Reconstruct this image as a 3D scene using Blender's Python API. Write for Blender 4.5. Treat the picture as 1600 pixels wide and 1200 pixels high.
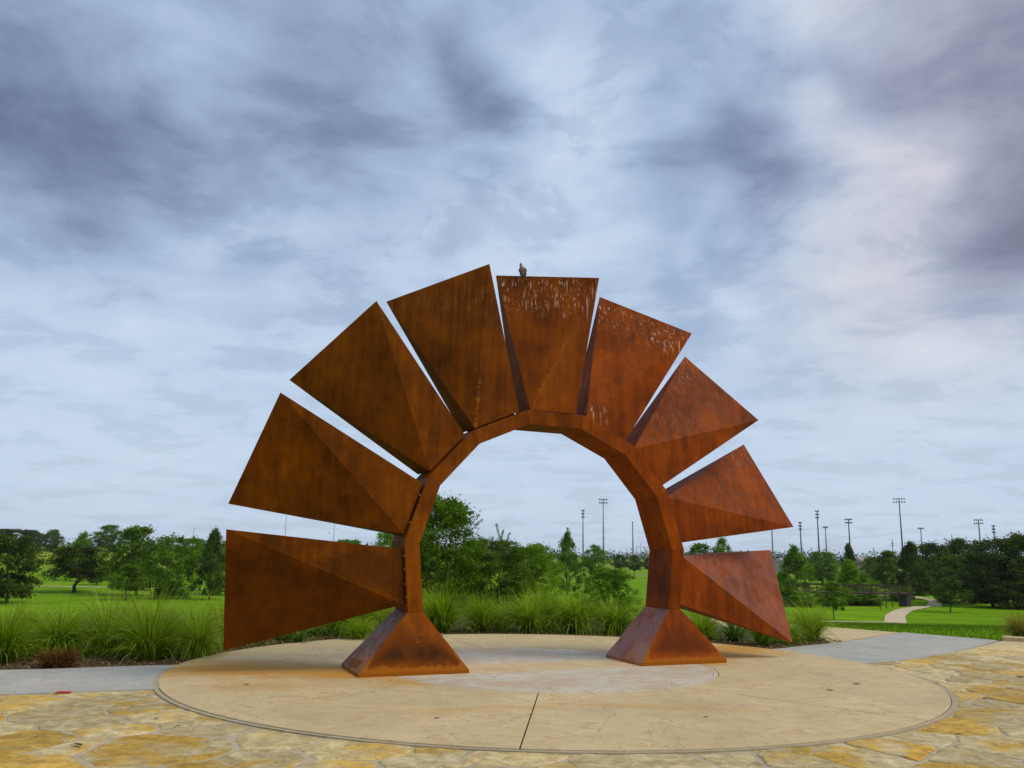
import bpy, bmesh, math, random
import numpy as np
from mathutils import Vector, Matrix

for o in list(bpy.data.objects):
    bpy.data.objects.remove(o, do_unlink=True)
SC = bpy.context.scene
COL = SC.collection
rnd = random.Random(7)
R = math.radians

# ------------------------------------------------------------------ camera
CAM_H = 1.6
F_PX, PITCH, ROLL = 1322.44, math.atan(265.19 / 1322.44), 0.0162     # for a 1600 px wide picture
cam_d = bpy.data.cameras.new('camera')
cam_d.sensor_width = 36.0
cam_d.lens = F_PX / 1600 * 36.0
cam_d.clip_start, cam_d.clip_end = 0.05, 20000
cam = bpy.data.objects.new('camera', cam_d)
COL.objects.link(cam)
cam.matrix_world = (Matrix.Translation((0, 0, CAM_H)) @ Matrix.Rotation(math.pi / 2 + PITCH, 4, 'X')
                    @ Matrix.Rotation(ROLL, 4, 'Z'))
SC.camera = cam


def ray(px, py):
    a, b = px - 800.0, py - 600.0
    c, s = math.cos(ROLL), math.sin(ROLL)
    a, b = a * c + b * s, -a * s + b * c
    return Vector((a / F_PX, math.cos(PITCH) + b / F_PX * math.sin(PITCH), math.sin(PITCH) - b / F_PX * math.cos(PITCH)))


# ------------------------------------------------------------------ render / exposure
SC.render.engine = 'CYCLES'
SC.view_settings.view_transform = 'Standard'
SC.view_settings.look = 'None'
SC.view_settings.gamma = 1.0
SC.view_settings.exposure = 0.75
SC.view_settings.use_curve_mapping = False
SC.cycles.max_bounces = 5
SC.cycles.diffuse_bounces = 3
SC.cycles.transparent_max_bounces = 8

# ------------------------------------------------------------------ node helper


class NT:
    """small expression builder on a node tree"""

    def __init__(self, tree):
        self.t = tree
        self.n = tree.nodes
        self.l = tree.links

    def new(self, typ, **kw):
        n = self.n.new(typ)
        for k, v in kw.items():
            setattr(n, k, v)
        return n

    def put(self, sock, v):
        if isinstance(v, bpy.types.NodeSocket):
            self.l.new(v, sock)
        elif v is not None:
            if hasattr(sock, 'default_value'):
                dv = sock.default_value
                if hasattr(dv, '__len__') and len(dv) == 4 and len(v) == 3:
                    v = (*v, 1)
                sock.default_value = v

    def m(self, op, a, b=None, c=None, clamp=False):
        n = self.new('ShaderNodeMath', operation=op, use_clamp=clamp)
        self.put(n.inputs[0], a)
        if b is not None:
            self.put(n.inputs[1], b)
        if c is not None:
            self.put(n.inputs[2], c)
        return n.outputs[0]

    def vm(self, op, a, b=None):
        n = self.new('ShaderNodeVectorMath', operation=op)
        self.put(n.inputs[0], a)
        if b is not None:
            if op == 'SCALE':
                self.put(n.inputs['Scale'], b)
            else:
                self.put(n.inputs[1], b)
        return n.outputs['Value'] if op in ('LENGTH', 'DISTANCE', 'DOT_PRODUCT') else n.outputs['Vector']

    def noise(self, vec, scale, detail=4, rough=.55, dist=0.0, out='Fac'):
        n = self.new('ShaderNodeTexNoise')
        self.put(n.inputs['Vector'], vec)
        n.inputs['Scale'].default_value = scale
        n.inputs['Detail'].default_value = detail
        n.inputs['Roughness'].default_value = rough
        n.inputs['Distortion'].default_value = dist
        return n.outputs[out]

    def ramp(self, fac, stops, interp='LINEAR'):
        n = self.new('ShaderNodeValToRGB')
        n.color_ramp.interpolation = interp
        e = n.color_ramp.elements
        while len(e) > 1:
            e.remove(e[-1])
        for i, (p, c) in enumerate(stops):
            el = e[0] if i == 0 else e.new(p)
            el.position = p
            el.color = (*c, 1) if len(c) == 3 else c
        self.put(n.inputs[0], fac)
        return n.outputs[0]

    def step(self, v, a, b, lo=0.0, hi=1.0):
        n = self.new('ShaderNodeMapRange', interpolation_type='SMOOTHSTEP')
        self.put(n.inputs['Value'], v)
        n.inputs['From Min'].default_value = a
        n.inputs['From Max'].default_value = b
        n.inputs['To Min'].default_value = lo
        n.inputs['To Max'].default_value = hi
        return n.outputs['Result']

    def mix(self, f, a, b, blend='MIX'):
        n = self.new('ShaderNodeMix', data_type='RGBA', blend_type=blend)
        self.put(n.inputs[0], f)
        self.put(n.inputs[6], a)
        self.put(n.inputs[7], b)
        return n.outputs[2]

    def mapping(self, vec, scale=(1, 1, 1), loc=(0, 0, 0)):
        n = self.new('ShaderNodeMapping')
        self.put(n.inputs['Vector'], vec)
        n.inputs['Scale'].default_value = scale
        n.inputs['Location'].default_value = loc
        return n.outputs[0]

    def sep(self, vec):
        n = self.new('ShaderNodeSeparateXYZ')
        self.put(n.inputs[0], vec)
        return n.outputs

    def comb(self, x, y, z):
        n = self.new('ShaderNodeCombineXYZ')
        for i, v in enumerate((x, y, z)):
            self.put(n.inputs[i], v)
        return n.outputs[0]


# ------------------------------------------------------------------ sky: broken overcast
SUN_EL, SUN_AZ = R(50), R(106)         # azimuth clockwise from +Y: to the right, behind the camera
world = bpy.data.worlds.new('World')
SC.world = world
world.use_nodes = True
world.cycles.sampling_method = 'MANUAL'
world.cycles.sample_map_resolution = 512
wt = NT(world.node_tree)
wt.n.clear()
sky = wt.new('ShaderNodeTexSky', sky_type='NISHITA', sun_disc=False)
sky.sun_elevation = SUN_EL
sky.sun_rotation = SUN_AZ
sky.air_density, sky.dust_density, sky.ozone_density = 1.2, 1.5, 1.5
tc = wt.new('ShaderNodeTexCoord')
D = wt.vm('NORMALIZE', tc.outputs['Generated'])
dx, dy, dz = wt.sep(D)[:3]
zc_ = wt.m('ADD', wt.m('MAXIMUM', dz, 0.0), 0.16)
plane = wt.comb(wt.m('DIVIDE', dx, zc_), wt.m('DIVIDE', dy, zc_), 0.0)    # a cloud deck seen in perspective
warp = wt.vm('SUBTRACT', wt.noise(plane, 1.9, 1, .55, 0, 'Color'), (.5, .5, .5))
warp2 = wt.vm('SUBTRACT', wt.noise(D, 5.5, 2, .6, 0, 'Color'), (.5, .5, .5))
Dw = wt.vm('ADD', D, wt.vm('SCALE', warp2, 0.17))
n_big = wt.noise(wt.vm('ADD', plane, wt.vm('SCALE', warp, .3)), 1.05, 4, .52, 0)
n_mid = wt.noise(wt.vm('ADD', plane, wt.vm('SCALE', warp, .26)), 3.2, 7, .60, 0)
# cloud masses at their bearings, with lens vignette painted into the dark top-left ones: (pixel x, pixel y, angular radius, weight)
blobs = [(740, 105, .070, -.55), (560, 205, .14, -.42), (775, 215, .085, -.40), (1190, 262, .080, -.80), (1180, 125, .08, -.35),
         (1345, 120, .07, -.40), (1555, 410, .085, -.75), (1600, 270, .09, -.55), (20, 230, .13, -.42), (250, 240, .07, -.40),
         (10, 40, .24, -.36), (420, 60, .15, -.25), (1480, 50, .15, -.30), (1030, 180, .05, -.40), (1040, 335, .07, -.45),
         (150, 360, .09, -.35), (380, 410, .05, -.35),
         (1290, 40, .10, .30), (1255, 190, .055, .45), (1340, 300, .13, .35), (1140, 300, .05, .30), (620, 340, .22, .22),
         (890, 330, .14, .22), (1110, 485, .05, .35), (1500, 575, .07, .22), (330, 340, .10, .2), (900, 130, .10, .2),
         (300, 130, .09, .22), (640, 60, .07, .2)]
acc = None
for (px, py, rad, w) in blobs:
    c = ray(px, py).normalized()
    d = wt.vm('DISTANCE', Dw, tuple(c))
    g = wt.step(d, rad * 1.35, rad * 0.12, 0.0, w)
    acc = g if acc is None else wt.m('ADD', acc, g)
base = wt.m('ADD', wt.m('MULTIPLY', wt.m('SUBTRACT', n_big, .5), .9), wt.m('MULTIPLY', wt.m('SUBTRACT', n_mid, .5), 1.0))
lum = wt.m('ADD', wt.m('ADD', wt.m('MULTIPLY', base, .58), .625), wt.m('MULTIPLY', acc, .35))
hor = wt.step(dz, .46, .04)                                  # even veil low down
lum = wt.m('ADD', wt.m('MULTIPLY', lum, wt.m('SUBTRACT', 1.0, wt.m('MULTIPLY', hor, .80))), wt.m('MULTIPLY', hor, .80 * .80))
cloud = wt.ramp(lum, [(0.0, (.036, .043, .070)), (.22, (.072, .092, .150)), (.42, (.140, .182, .280)), (.60, (.232, .302, .422)),
                      (.80, (.37, .44, .535)), (1.0, (.56, .60, .66))])
warm = wt.step(wt.m('ADD', dx, wt.m('MULTIPLY', n_big, .2)), .28, .56)
warm = wt.m('MULTIPLY', warm, wt.step(dz, .06, .36))
cloud = wt.mix(wt.m('MULTIPLY', warm, .85), cloud, wt.mix(1.0, cloud, (1.26, .98, .84), 'MULTIPLY'))
cover = wt.m('MULTIPLY', wt.step(n_mid, .18, .5), .93)
bg1 = wt.new('ShaderNodeBackground')
wt.put(bg1.inputs[0], sky.outputs[0])
bg1.inputs[1].default_value = 0.05
bg2 = wt.new('ShaderNodeBackground')
wt.put(bg2.inputs[0], cloud)
bg2.inputs[1].default_value = 1.0
mx = wt.new('ShaderNodeMixShader')
wt.put(mx.inputs[0], wt.m('MAXIMUM', cover, .82))
wt.l.new(bg1.outputs[0], mx.inputs[1])
wt.l.new(bg2.outputs[0], mx.inputs[2])
wo = wt.new('ShaderNodeOutputWorld')
wt.l.new(mx.outputs[0], wo.inputs[0])

sun_d = bpy.data.lights.new('sun', 'SUN')
sun_d.energy = 1.5
sun_d.angle = R(28)
sun_d.color = (1.0, .93, .80)
sun = bpy.data.objects.new('sun', sun_d)
COL.objects.link(sun)
sv = Vector((math.sin(SUN_AZ) * math.cos(SUN_EL), math.cos(SUN_AZ) * math.cos(SUN_EL), math.sin(SUN_EL)))
sun.rotation_euler = (-sv).to_track_quat('-Z', 'Y').to_euler()

# ------------------------------------------------------------------ terrain
BED_DROP0, BED_DROP1, DROP = 20.0, 72.0, 3.5


def ground_z(x, y):
    t = (y - BED_DROP0) / (BED_DROP1 - BED_DROP0)
    e = .10
    if t <= 0:
        f = 0.0
    elif t < e:
        f = t * t / (2 * e)
    elif t < 1 - e:
        f = t - e / 2
    elif t < 1:
        f = 1 - e - (1 - t) ** 2 / (2 * e)
    else:
        f = 1 - e
    f /= (1 - e)
    z = -.08 - DROP * f
    if y > 20:
        z += .12 * math.sin(x * .11 + 1.3) * math.sin(y * .07) * min(1, (y - 20) / 30)
    # far grassy bank on the left, and the creek under the footbridge
    z += 6.0 * math.exp(-((x + 190) / 75) ** 2 - ((y - 330) / 50) ** 2)
    z -= 1.5 * math.exp(-((x - 38) / 14) ** 2 - ((y - 108) / 4.5) ** 2)
    return z


def hit(px, py):
    """point of the ground seen at a pixel of the photograph"""
    r = ray(px, py)
    t = 3.0
    while t < 3000:
        p = Vector((0, 0, CAM_H)) + r * t
        if p.z < ground_z(p.x, p.y):
            break
        t *= 1.004
    return p.x, p.y


def at(px, py, Y):
    r = ray(px, py)
    t = Y / r.y
    return Vector((r.x * t, Y, CAM_H + r.z * t))


# ------------------------------------------------------------------ object helpers
def mesh_obj(name, verts, faces, mat=None, parent=None, smooth=False, loc=None):
    me = bpy.data.meshes.new(name)
    me.from_pydata([tuple(v) for v in verts], [], [tuple(f) for f in faces])
    me.update()
    if smooth:
        me.polygons.foreach_set('use_smooth', [True] * len(me.polygons))
    return link(name, me, mat, parent, loc)


def link(name, me, mat=None, parent=None, loc=None):
    if mat and not me.materials:
        me.materials.append(mat)
    o = bpy.data.objects.new(name, me)
    COL.objects.link(o)
    if parent:
        o.parent = parent
    if loc is not None:
        o.location = loc
    return o


def empty(name, loc=(0, 0, 0), rz=0.0, scale=(1, 1, 1)):
    o = bpy.data.objects.new(name, None)
    o.empty_display_size = .2
    COL.objects.link(o)
    o.location = loc
    o.rotation_euler = (0, 0, rz)
    o.scale = scale
    return o


def tag(o, label=None, cat=None, group=None, kind=None):
    for k, v in (('label', label), ('category', cat), ('group', group), ('kind', kind)):
        if v:
            o[k] = v
    return o


def recalc(o):
    bm = bmesh.new()
    bm.from_mesh(o.data)
    bmesh.ops.recalc_face_normals(bm, faces=bm.faces)
    bm.to_mesh(o.data)
    bm.free()


def bevel(o, w, seg=1):
    md = o.modifiers.new('bevel', 'BEVEL')
    md.width = w
    md.segments = seg
    md.limit_method = 'ANGLE'
    md.angle_limit = R(20)


def tube(path, radii, n=6, cap=True):
    """verts, faces of a tapered tube along a polyline"""
    V, Fc = [], []
    path = [Vector(p) for p in path]
    for i, p in enumerate(path):
        d = (path[min(i + 1, len(path) - 1)] - path[max(i - 1, 0)]).normalized()
        a = d.orthogonal().normalized() if abs(d.z) < .9 else Vector((1, 0, 0)).cross(d).normalized()
        b = d.cross(a)
        r = radii[i] if hasattr(radii, '__len__') else radii
        for k in range(n):
            t = 2 * math.pi * k / n
            V.append(p + a * (math.cos(t) * r) + b * (math.sin(t) * r))
    for i in range(len(path) - 1):
        for k in range(n):
            Fc.append((i * n + k, i * n + (k + 1) % n, (i + 1) * n + (k + 1) % n, (i + 1) * n + k))
    if cap:
        Fc.append(tuple(range(n))[::-1])
        Fc.append(tuple(range((len(path) - 1) * n, len(path) * n)))
    return V, Fc


class MB:
    def __init__(self):
        self.v, self.f = [], []

    def add(self, vf):
        o = len(self.v)
        self.v += [Vector(p) for p in vf[0]]
        self.f += [tuple(i + o for i in f) for f in vf[1]]
        return self

    def box(self, c, s, m=None):
        vs = [Vector((c[0] + s[0] / 2 * i, c[1] + s[1] / 2 * j, c[2] + s[2] / 2 * k)) for i in (-1, 1) for j in (-1, 1) for k in (-1, 1)]
        if m:
            vs = [m @ v for v in vs]
        return self.add((vs, [(0, 1, 3, 2), (4, 6, 7, 5), (0, 4, 5, 1), (2, 3, 7, 6), (0, 2, 6, 4), (1, 5, 7, 3)]))

    def tube(self, *a, **k):
        return self.add(tube(*a, **k))

    def build(self, name, mat, parent=None, smooth=False, loc=None):
        return mesh_obj(name, self.v, self.f, mat, parent, smooth, loc)


# ------------------------------------------------------------------ materials
def material(name, rough=.8, spec=.3):
    m = bpy.data.materials.new(name)
    m.use_nodes = True
    t = NT(m.node_tree)
    b = t.n['Principled BSDF']
    b.inputs['Roughness'].default_value = rough
    b.inputs['Specular IOR Level'].default_value = spec
    return m, t, b


def pos(t):
    return t.new('ShaderNodeNewGeometry').outputs['Position']


def bump(t, b, h, strength=.3, dist=.01):
    n = t.new('ShaderNodeBump')
    n.inputs['Strength'].default_value = strength
    n.inputs['Distance'].default_value = dist
    t.put(n.inputs['Height'], h)
    t.l.new(n.outputs[0], b.inputs['Normal'])


def plain(name, col, rough=.7, spec=.3, var=.15, scale=6.0):
    m, t, b = material(name, rough, spec)
    n = t.noise(pos(t), scale, 5)
    t.put(b.inputs['Base Color'], t.mix(n, tuple(c * (1 - var) for c in col), tuple(min(1, c * (1 + var)) for c in col)))
    return m


def corten_material():
    m, t, b = material('weathering_steel', .6, .14)
    P = pos(t)
    obi = t.new('ShaderNodeObjectInfo')
    rv = obi.outputs['Random']
    Po = t.vm('ADD', P, t.comb(t.m('MULTIPLY', rv, 31.0), t.m('MULTIPLY', rv, 17.0), 0.0))
    big = t.noise(Po, 1.1, 5, .6, .4)
    mid = t.noise(Po, 6.0, 6, .65, .3)
    fine = t.noise(Po, 55.0, 4, .7)
    grit = t.noise(Po, 240.0, 2, .6)
    streak = t.noise(t.mapping(Po, (9, 9, .55)), 1.0, 5, .6, .2)
    v = t.m('ADD', t.m('MULTIPLY', big, .46), t.m('MULTIPLY', mid, .22))
    v = t.m('ADD', v, t.m('MULTIPLY', streak, .32))
    v = t.m('ADD', v, t.m('MULTIPLY', t.m('SUBTRACT', rv, .5), .07))
    col = t.ramp(v, [(.32, (.060, .0140, .0005)), (.43, (.120, .0285, .0007)), (.52, (.190, .0455, .0009)), (.61, (.260, .0650, .0012)), (.72, (.36, .100, .0035))])
    # browner plates on the left, redder on the right
    px_ = t.step(t.m('ADD', t.sep(P)[0], t.m('MULTIPLY', t.m('SUBTRACT', rv, .5), 1.2)), -2.5, 3.2)
    col = t.mix(1.0, col, t.mix(px_, (.92, 1.02, .6), (1.12, .86, 1.2)), 'MULTIPLY')
    # mottled specks, pale scuffs
    col = t.mix(t.m('MULTIPLY', t.step(fine, .56, .72), .40), col, (.075, .022, .004))
    col = t.mix(t.m('MULTIPLY', t.step(t.noise(Po, 14.0, 6, .75, .8), .63, .75), .45), col, (.33, .125, .02))
    col = t.mix(t.m('MULTIPLY', t.step(grit, .5, .75), .18), col, (.05, .016, .003))
    # runs where rain gathers along the fold and edges are left out of the colour: the stored stain weight is orange rust
    at_ = t.new('ShaderNodeAttribute', attribute_name='wear')
    wear = t.step(t.m('ADD', at_.outputs['Fac'], t.m('MULTIPLY', t.m('SUBTRACT', t.noise(Po, 11.0, 6, .7, .6), .5), 1.3)), .35, .62)
    wear = t.m('MULTIPLY', wear, t.step(at_.outputs['Fac'], .02, .12))
    wear_m = t.m('MULTIPLY', wear, .85)
    at2 = t.new('ShaderNodeAttribute', attribute_name='soot')
    col = t.mix(t.m('MULTIPLY', at2.outputs['Fac'], t.step(streak, .3, .55, .55, .95)), col, (.034, .0115, .003))
    col = t.mix(wear_m, col, (.31, .098, .006))
    # bird droppings under the perches
    dr = t.new('ShaderNodeAttribute', attribute_name='dropping')
    st1 = t.noise(t.mapping(P, (24, 24, 1.7)), 1.0, 2, .5)
    st2 = t.noise(t.mapping(P, (46, 46, 2.6), (3, 5, 1)), 1.0, 2, .5)
    drop = t.m('MULTIPLY', dr.outputs['Fac'], t.m('MAXIMUM', t.step(st1, .60, .65), t.m('MULTIPLY', t.step(st2, .62, .67), .9)))
    white = t.noise(t.mapping(P, (34, 34, 5)), 1.0, 2)
    dcol = t.mix(t.step(white, .42, .62), (.34, .125, .045), (.60, .46, .36))
    col = t.mix(t.m('MULTIPLY', drop, .80), col, dcol)
    t.put(b.inputs['Base Color'], col)
    po = t.new('ShaderNodeAttribute', attribute_name='polish').outputs['Fac']
    po = t.m('MULTIPLY', po, t.step(t.noise(Po, 2.4, 5, .65, .6), .36, .58, .35, 1.0))
    t.put(b.inputs['Roughness'], t.m('SUBTRACT', t.step(mid, .3, .7, .46, .66), t.m('MULTIPLY', po, .20)))
    t.put(b.inputs['Specular IOR Level'], t.m('ADD', .06, t.m('MULTIPLY', po, .80)))
    h = t.m('ADD', t.m('MULTIPLY', fine, .6), t.m('MULTIPLY', mid, 1.2))
    h = t.m('ADD', h, t.m('MULTIPLY', big, 2.5))
    bump(t, b, h, .35, .006)
    return m


def concrete_material(name, c_lo, c_hi, stains=(), stain_col=(.44, .205, .014), blotch=None):
    m, t, b = material(name, .8, .3)
    P = pos(t)
    big = t.noise(P, .8, 5, .6, .6)
    mid = t.noise(P, 5.0, 6, .65, .4)
    fine = t.noise(P, 90.0, 3, .6)
    brush = t.noise(t.mapping(P, (3, 26, 1)), 1.0, 5, .65, .4)
    v = t.m('ADD', t.m('MULTIPLY', big, .45), t.m('MULTIPLY', mid, .3))
    v = t.m('ADD', v, t.m('MULTIPLY', brush, .25))
    col = t.ramp(v, [(.36, c_lo), (.62, c_hi)])
    col = t.mix(t.m('MULTIPLY', t.step(t.noise(P, 28.0, 5, .75, .4), .52, .72), .30), col, tuple(c * .62 for c in c_lo))
    col = t.mix(t.m('MULTIPLY', t.step(fine, .5, .8), .35), col, tuple(c * .55 for c in c_lo))
    # hairline rust veins and scuffs
    vein = t.m('ABSOLUTE', t.m('SUBTRACT', t.noise(t.mapping(P, (.9, 1.6, 1)), 1.3, 5, .6, 1.2), .5))
    col = t.mix(t.m('MULTIPLY', t.m('MULTIPLY', t.step(vein, .020, .0), t.step(big, .42, .56)), .6), col, (.36, .19, .045))
    hair = t.m('ABSOLUTE', t.m('SUBTRACT', t.noise(P, .55, 7, .62, .9), .5))
    col = t.mix(t.m('MULTIPLY', t.step(hair, .0035, .0), .55), col, (.13, .095, .05))
    col = t.mix(t.m('MULTIPLY', t.step(t.noise(P, .9, 6, .7, 1.2), .56, .74), .35), col, tuple(c * .62 for c in c_lo))
    if blotch:
        col = t.mix(t.m('MULTIPLY', t.step(t.noise(P, 1.4, 6, .65, .8), .45, .62), .75), col, blotch)
    for (sx, sy, rx, ry, rot, amt) in stains:
        q = t.vm('SUBTRACT', P, (sx, sy, 0))
        mp = t.new('ShaderNodeMapping', vector_type='TEXTURE')
        t.put(mp.inputs['Vector'], q)
        mp.inputs['Rotation'].default_value = (0, 0, rot)
        mp.inputs['Scale'].default_value = (rx, ry, 1)
        d = t.vm('LENGTH', t.vm('MULTIPLY', mp.outputs[0], (1, 1, 0)))
        d = t.m('ADD', d, t.m('MULTIPLY', t.m('SUBTRACT', t.noise(P, 2.6, 6, .68, .8), .5), 1.7))
        col = t.mix(t.m('MULTIPLY', t.step(d, 1.2, .20), amt), col, stain_col)
    t.put(b.inputs['Base Color'], col)
    bump(t, b, t.m('ADD', t.m('MULTIPLY', fine, 1.0), t.m('MULTIPLY', mid, 2.0)), .35, .004)
    return m


def stone_material():
    m, t, b = material('flagstone', .75, .3)
    P = pos(t)
    obi = t.new('ShaderNodeObjectInfo')
    rv = obi.outputs['Random']
    Po = t.vm('ADD', P, t.comb(t.m('MULTIPLY', rv, 13.0), t.m('MULTIPLY', rv, 29.0), t.m('MULTIPLY', rv, 7.0)))
    patch = t.noise(Po, 1.5, 6, .6, .7)
    mid = t.noise(Po, 7.0, 6, .68, .5)
    fine = t.noise(Po, 60.0, 4, .65)
    cream = t.ramp(mid, [(.30, (.29, .225, .105)), (.48, (.46, .360, .175)), (.66, (.66, .55, .32))])
    ochre = t.ramp(mid, [(.32, (.27, .150, .006)), (.52, (.50, .285, .008)), (.70, (.62, .39, .04))])
    bias = t.ramp(rv, [(0, (.0, .0, .0)), (.40, (.01, .01, .01)), (.55, (.06, .06, .06)), (.78, (.11, .11, .11)), (1.0, (.22, .22, .22))])
    pv = t.m('ADD', t.m('ADD', patch, bias), t.m('MULTIPLY', t.m('SUBTRACT', mid, .5), .35))
    col = t.mix(t.m('MULTIPLY', t.step(pv, .53, .68), .85), cream, ochre)
    col = t.mix(1.0, col, t.ramp(t.m('FRACT', t.m('MULTIPLY', rv, 7.31)), [(0, (.78, .77, .74)), (.5, (1, 1, 1)), (1, (1.16, 1.13, 1.06))]), 'MULTIPLY')
    col = t.mix(t.m('MULTIPLY', t.step(t.noise(Po, 3.0, 6, .7, 1.2), .60, .72), .6), col, (.60, .53, .40))
    col = t.mix(t.m('MULTIPLY', t.step(fine, .55, .75), .3), col, (.16, .11, .05))
    crack = t.m('ABSOLUTE', t.m('SUBTRACT', t.noise(Po, 1.7, 6, .6, 1.5), .5))
    ck = t.m('MULTIPLY', t.step(crack, .008, .0), t.step(patch, .42, .5))
    col = t.mix(t.m('MULTIPLY', ck, .6), col, (.09, .065, .03))
    t.put(b.inputs['Base Color'], col)
    lay = t.noise(t.mapping(Po, (2.2, 5.0, 1)), 1.0, 7, .7, .8)
    bump(t, b, t.m('ADD', t.m('MULTIPLY', lay, 2.5), t.m('MULTIPLY', fine, .5)), .75, .022)
    return m


def lawn_material():
    m, t, b = material('lawn', .95, .02)
    P = pos(t)
    big = t.noise(P, .045, 5, .6, .5)
    mid = t.noise(P, .5, 6, .65, .4)
    fine = t.noise(t.mapping(P, (9, 9, 9)), 1.0, 5, .75)
    patchy = t.noise(P, .16, 5, .65, .8)
    v = t.m('ADD', t.m('ADD', t.m('MULTIPLY', big, .3), t.m('MULTIPLY', mid, .3)), t.m('ADD', t.m('MULTIPLY', fine, .22), t.m('MULTIPLY', patchy, .22)))
    col = t.ramp(v, [(.36, (.064, .140, .003)), (.50, (.120, .240, .004)), (.62, (.185, .315, .006)), (.72, (.27, .34, .02))])
    y = t.sep(P)[1]
    dry = t.m('MULTIPLY', t.step(y, 130, 330), t.step(t.noise(P, .012, 4, .6), .40, .58))
    col = t.mix(t.m('MULTIPLY', dry, .75), col, (.22, .24, .035))
    worn = t.m('MULTIPLY', t.step(t.noise(P, .28, 6, .7, 1.0), .55, .70), .55)
    col = t.mix(worn, col, (.15, .19, .02))
    deep = t.m('MULTIPLY', t.step(t.noise(t.mapping(P, (.10, .35, 1)), 1.0, 5, .65, .6), .50, .68), .5)
    col = t.mix(deep, col, (.045, .125, .004))
    t.put(b.inputs['Base Color'], col)
    bump(t, b, t.m('ADD', fine, t.m('MULTIPLY', mid, 2.0)), .8, .06)
    return m


def leaf_material(name, cols, trans=.35, rough=.55, attr=True, spec=.12):
    """cols: dark to light leaf colours, picked by a value stored per leaf"""
    m = bpy.data.materials.new(name)
    m.use_nodes = True
    t = NT(m.node_tree)
    b = t.n['Principled BSDF']
    a = t.new('ShaderNodeAttribute', attribute_name='tone')
    obi = t.new('ShaderNodeObjectInfo')
    f = t.m('ADD', a.outputs['Fac'], t.m('MULTIPLY', t.m('SUBTRACT', obi.outputs['Random'], .5), .22), clamp=True)
    n = len(cols)
    col = t.ramp(f, [(i / (n - 1), c) for i, c in enumerate(cols)])
    t.put(b.inputs['Base Color'], col)
    b.inputs['Roughness'].default_value = rough
    b.inputs['Specular IOR Level'].default_value = spec
    tr = t.new('ShaderNodeBsdfTranslucent')
    t.put(tr.inputs[0], t.mix(1.0, col, (1.15, 1.25, .55), 'MULTIPLY'))
    mxs = t.new('ShaderNodeMixShader')
    mxs.inputs[0].default_value = trans
    t.l.new(b.outputs[0], mxs.inputs[1])
    t.l.new(tr.outputs[0], mxs.inputs[2])
    out = [x for x in t.n if x.type == 'OUTPUT_MATERIAL'][0]
    t.l.new(mxs.outputs[0], out.inputs[0])
    return m


M = {}
M['corten'] = corten_material()
M['disc'] = concrete_material('tan_concrete', (.40, .300, .155), (.57, .445, .245),
                              stains=[(-3.75, 12.0, 1.3, 1.15, .25, .95), (-2.5, 12.0, 1.3, .75, .3, .75), (4.1, 15.6, 1.5, .9, .6, .9),
                                      (-2.25, 11.75, 1.1, .8, .3, .95), (3.3, 14.4, 1.4, .7, .4, .85), (-.6, 11.2, 1.3, .4, .4, .55), (-1.2, 11.35, .9, .35, .4, .5), (2.9, 13.4, .9, .35, .4, .6), (-2.9, 10.6, 1.0, .5, .2, .35), (-.3, 9.3, 1.2, .25, .3, .3), (1.5, 9.6, 1.3, .2, -.1, .3)])
M['core'] = concrete_material('pale_concrete', (.38, .325, .235), (.56, .51, .41), blotch=(.44, .30, .18))
M['core_band'] = concrete_material('band_concrete', (.43, .31, .16), (.58, .45, .26), blotch=(.47, .30, .15))
M['walk'] = concrete_material('grey_concrete', (.27, .265, .235), (.41, .40, .355))
M['tan_walk'] = concrete_material('tan_walk', (.42, .31, .15), (.56, .43, .23))
M['far_walk'] = plain('far_walk', (.48, .38, .25), .85, .2, .12, .8)
M['edging'] = concrete_material('edging_concrete', (.28, .225, .14), (.43, .355, .235))
M['joint'] = plain('joint', (.045, .036, .022), .9, .1, .3, 20)
M['mortar'] = concrete_material('mortar', (.31, .255, .175), (.46, .385, .275))
M['stone'] = stone_material()
M['lawn'] = lawn_material()
M['mulch'] = plain('mulch', (.085, .055, .026), .95, .1, .55, 24)
M['chip'] = leaf_material('wood_chip', [(.07, .04, .018), (.16, .10, .05), (.30, .20, .11)], .0, .9)
M['bolt'] = plain('bolt', (.32, .26, .22), .4, .5, .3, 40)
M['bark'] = plain('bark', (.085, .060, .040), .9, .15, .45, 9)
M['pale_bark'] = plain('pale_bark', (.17, .14, .10), .9, .15, .4, 9)
M['steel'] = plain('galvanised_steel', (.20, .21, .22), .5, .5, .2, 1)
M['dark_steel'] = plain('dark_steel', (.045, .045, .05), .6, .4, .2, 1)
M['lamp'] = plain('floodlight', (.10, .105, .11), .4, .5, .2, 2)
M['brown_steel'] = plain('brown_steel', (.060, .035, .022), .7, .3, .3, 3)
M['timber'] = plain('timber_pole', (.11, .085, .06), .9, .2, .3, 2)
M['culvert'] = plain('culvert_stone', (.10, .085, .065), .9, .2, .3, 2)
M['roof'] = plain('roof_metal', (.30, .27, .23), .6, .3, .1, .3)
M['wall'] = plain('building_wall', (.42, .38, .31), .8, .3, .1, .3)
M['leaf_dark'] = leaf_material('leaf_dark', [(.014, .024, .003), (.050, .086, .006), (.120, .190, .012)], .36)
M['leaf_mid'] = leaf_material('leaf_mid', [(.026, .050, .004), (.100, .182, .008), (.225, .360, .018)], .46)
M['leaf_bright'] = leaf_material('leaf_bright', [(.038, .080, .004), (.130, .240, .008), (.26, .41, .020)], .48)
M['leaf_olive'] = leaf_material('leaf_olive', [(.030, .048, .006), (.092, .142, .014), (.190, .265, .030)], .42)
M['leaf_far'] = leaf_material('leaf_far', [(.018, .036, .010), (.030, .056, .014), (.045, .075, .018)], .2)
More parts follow.
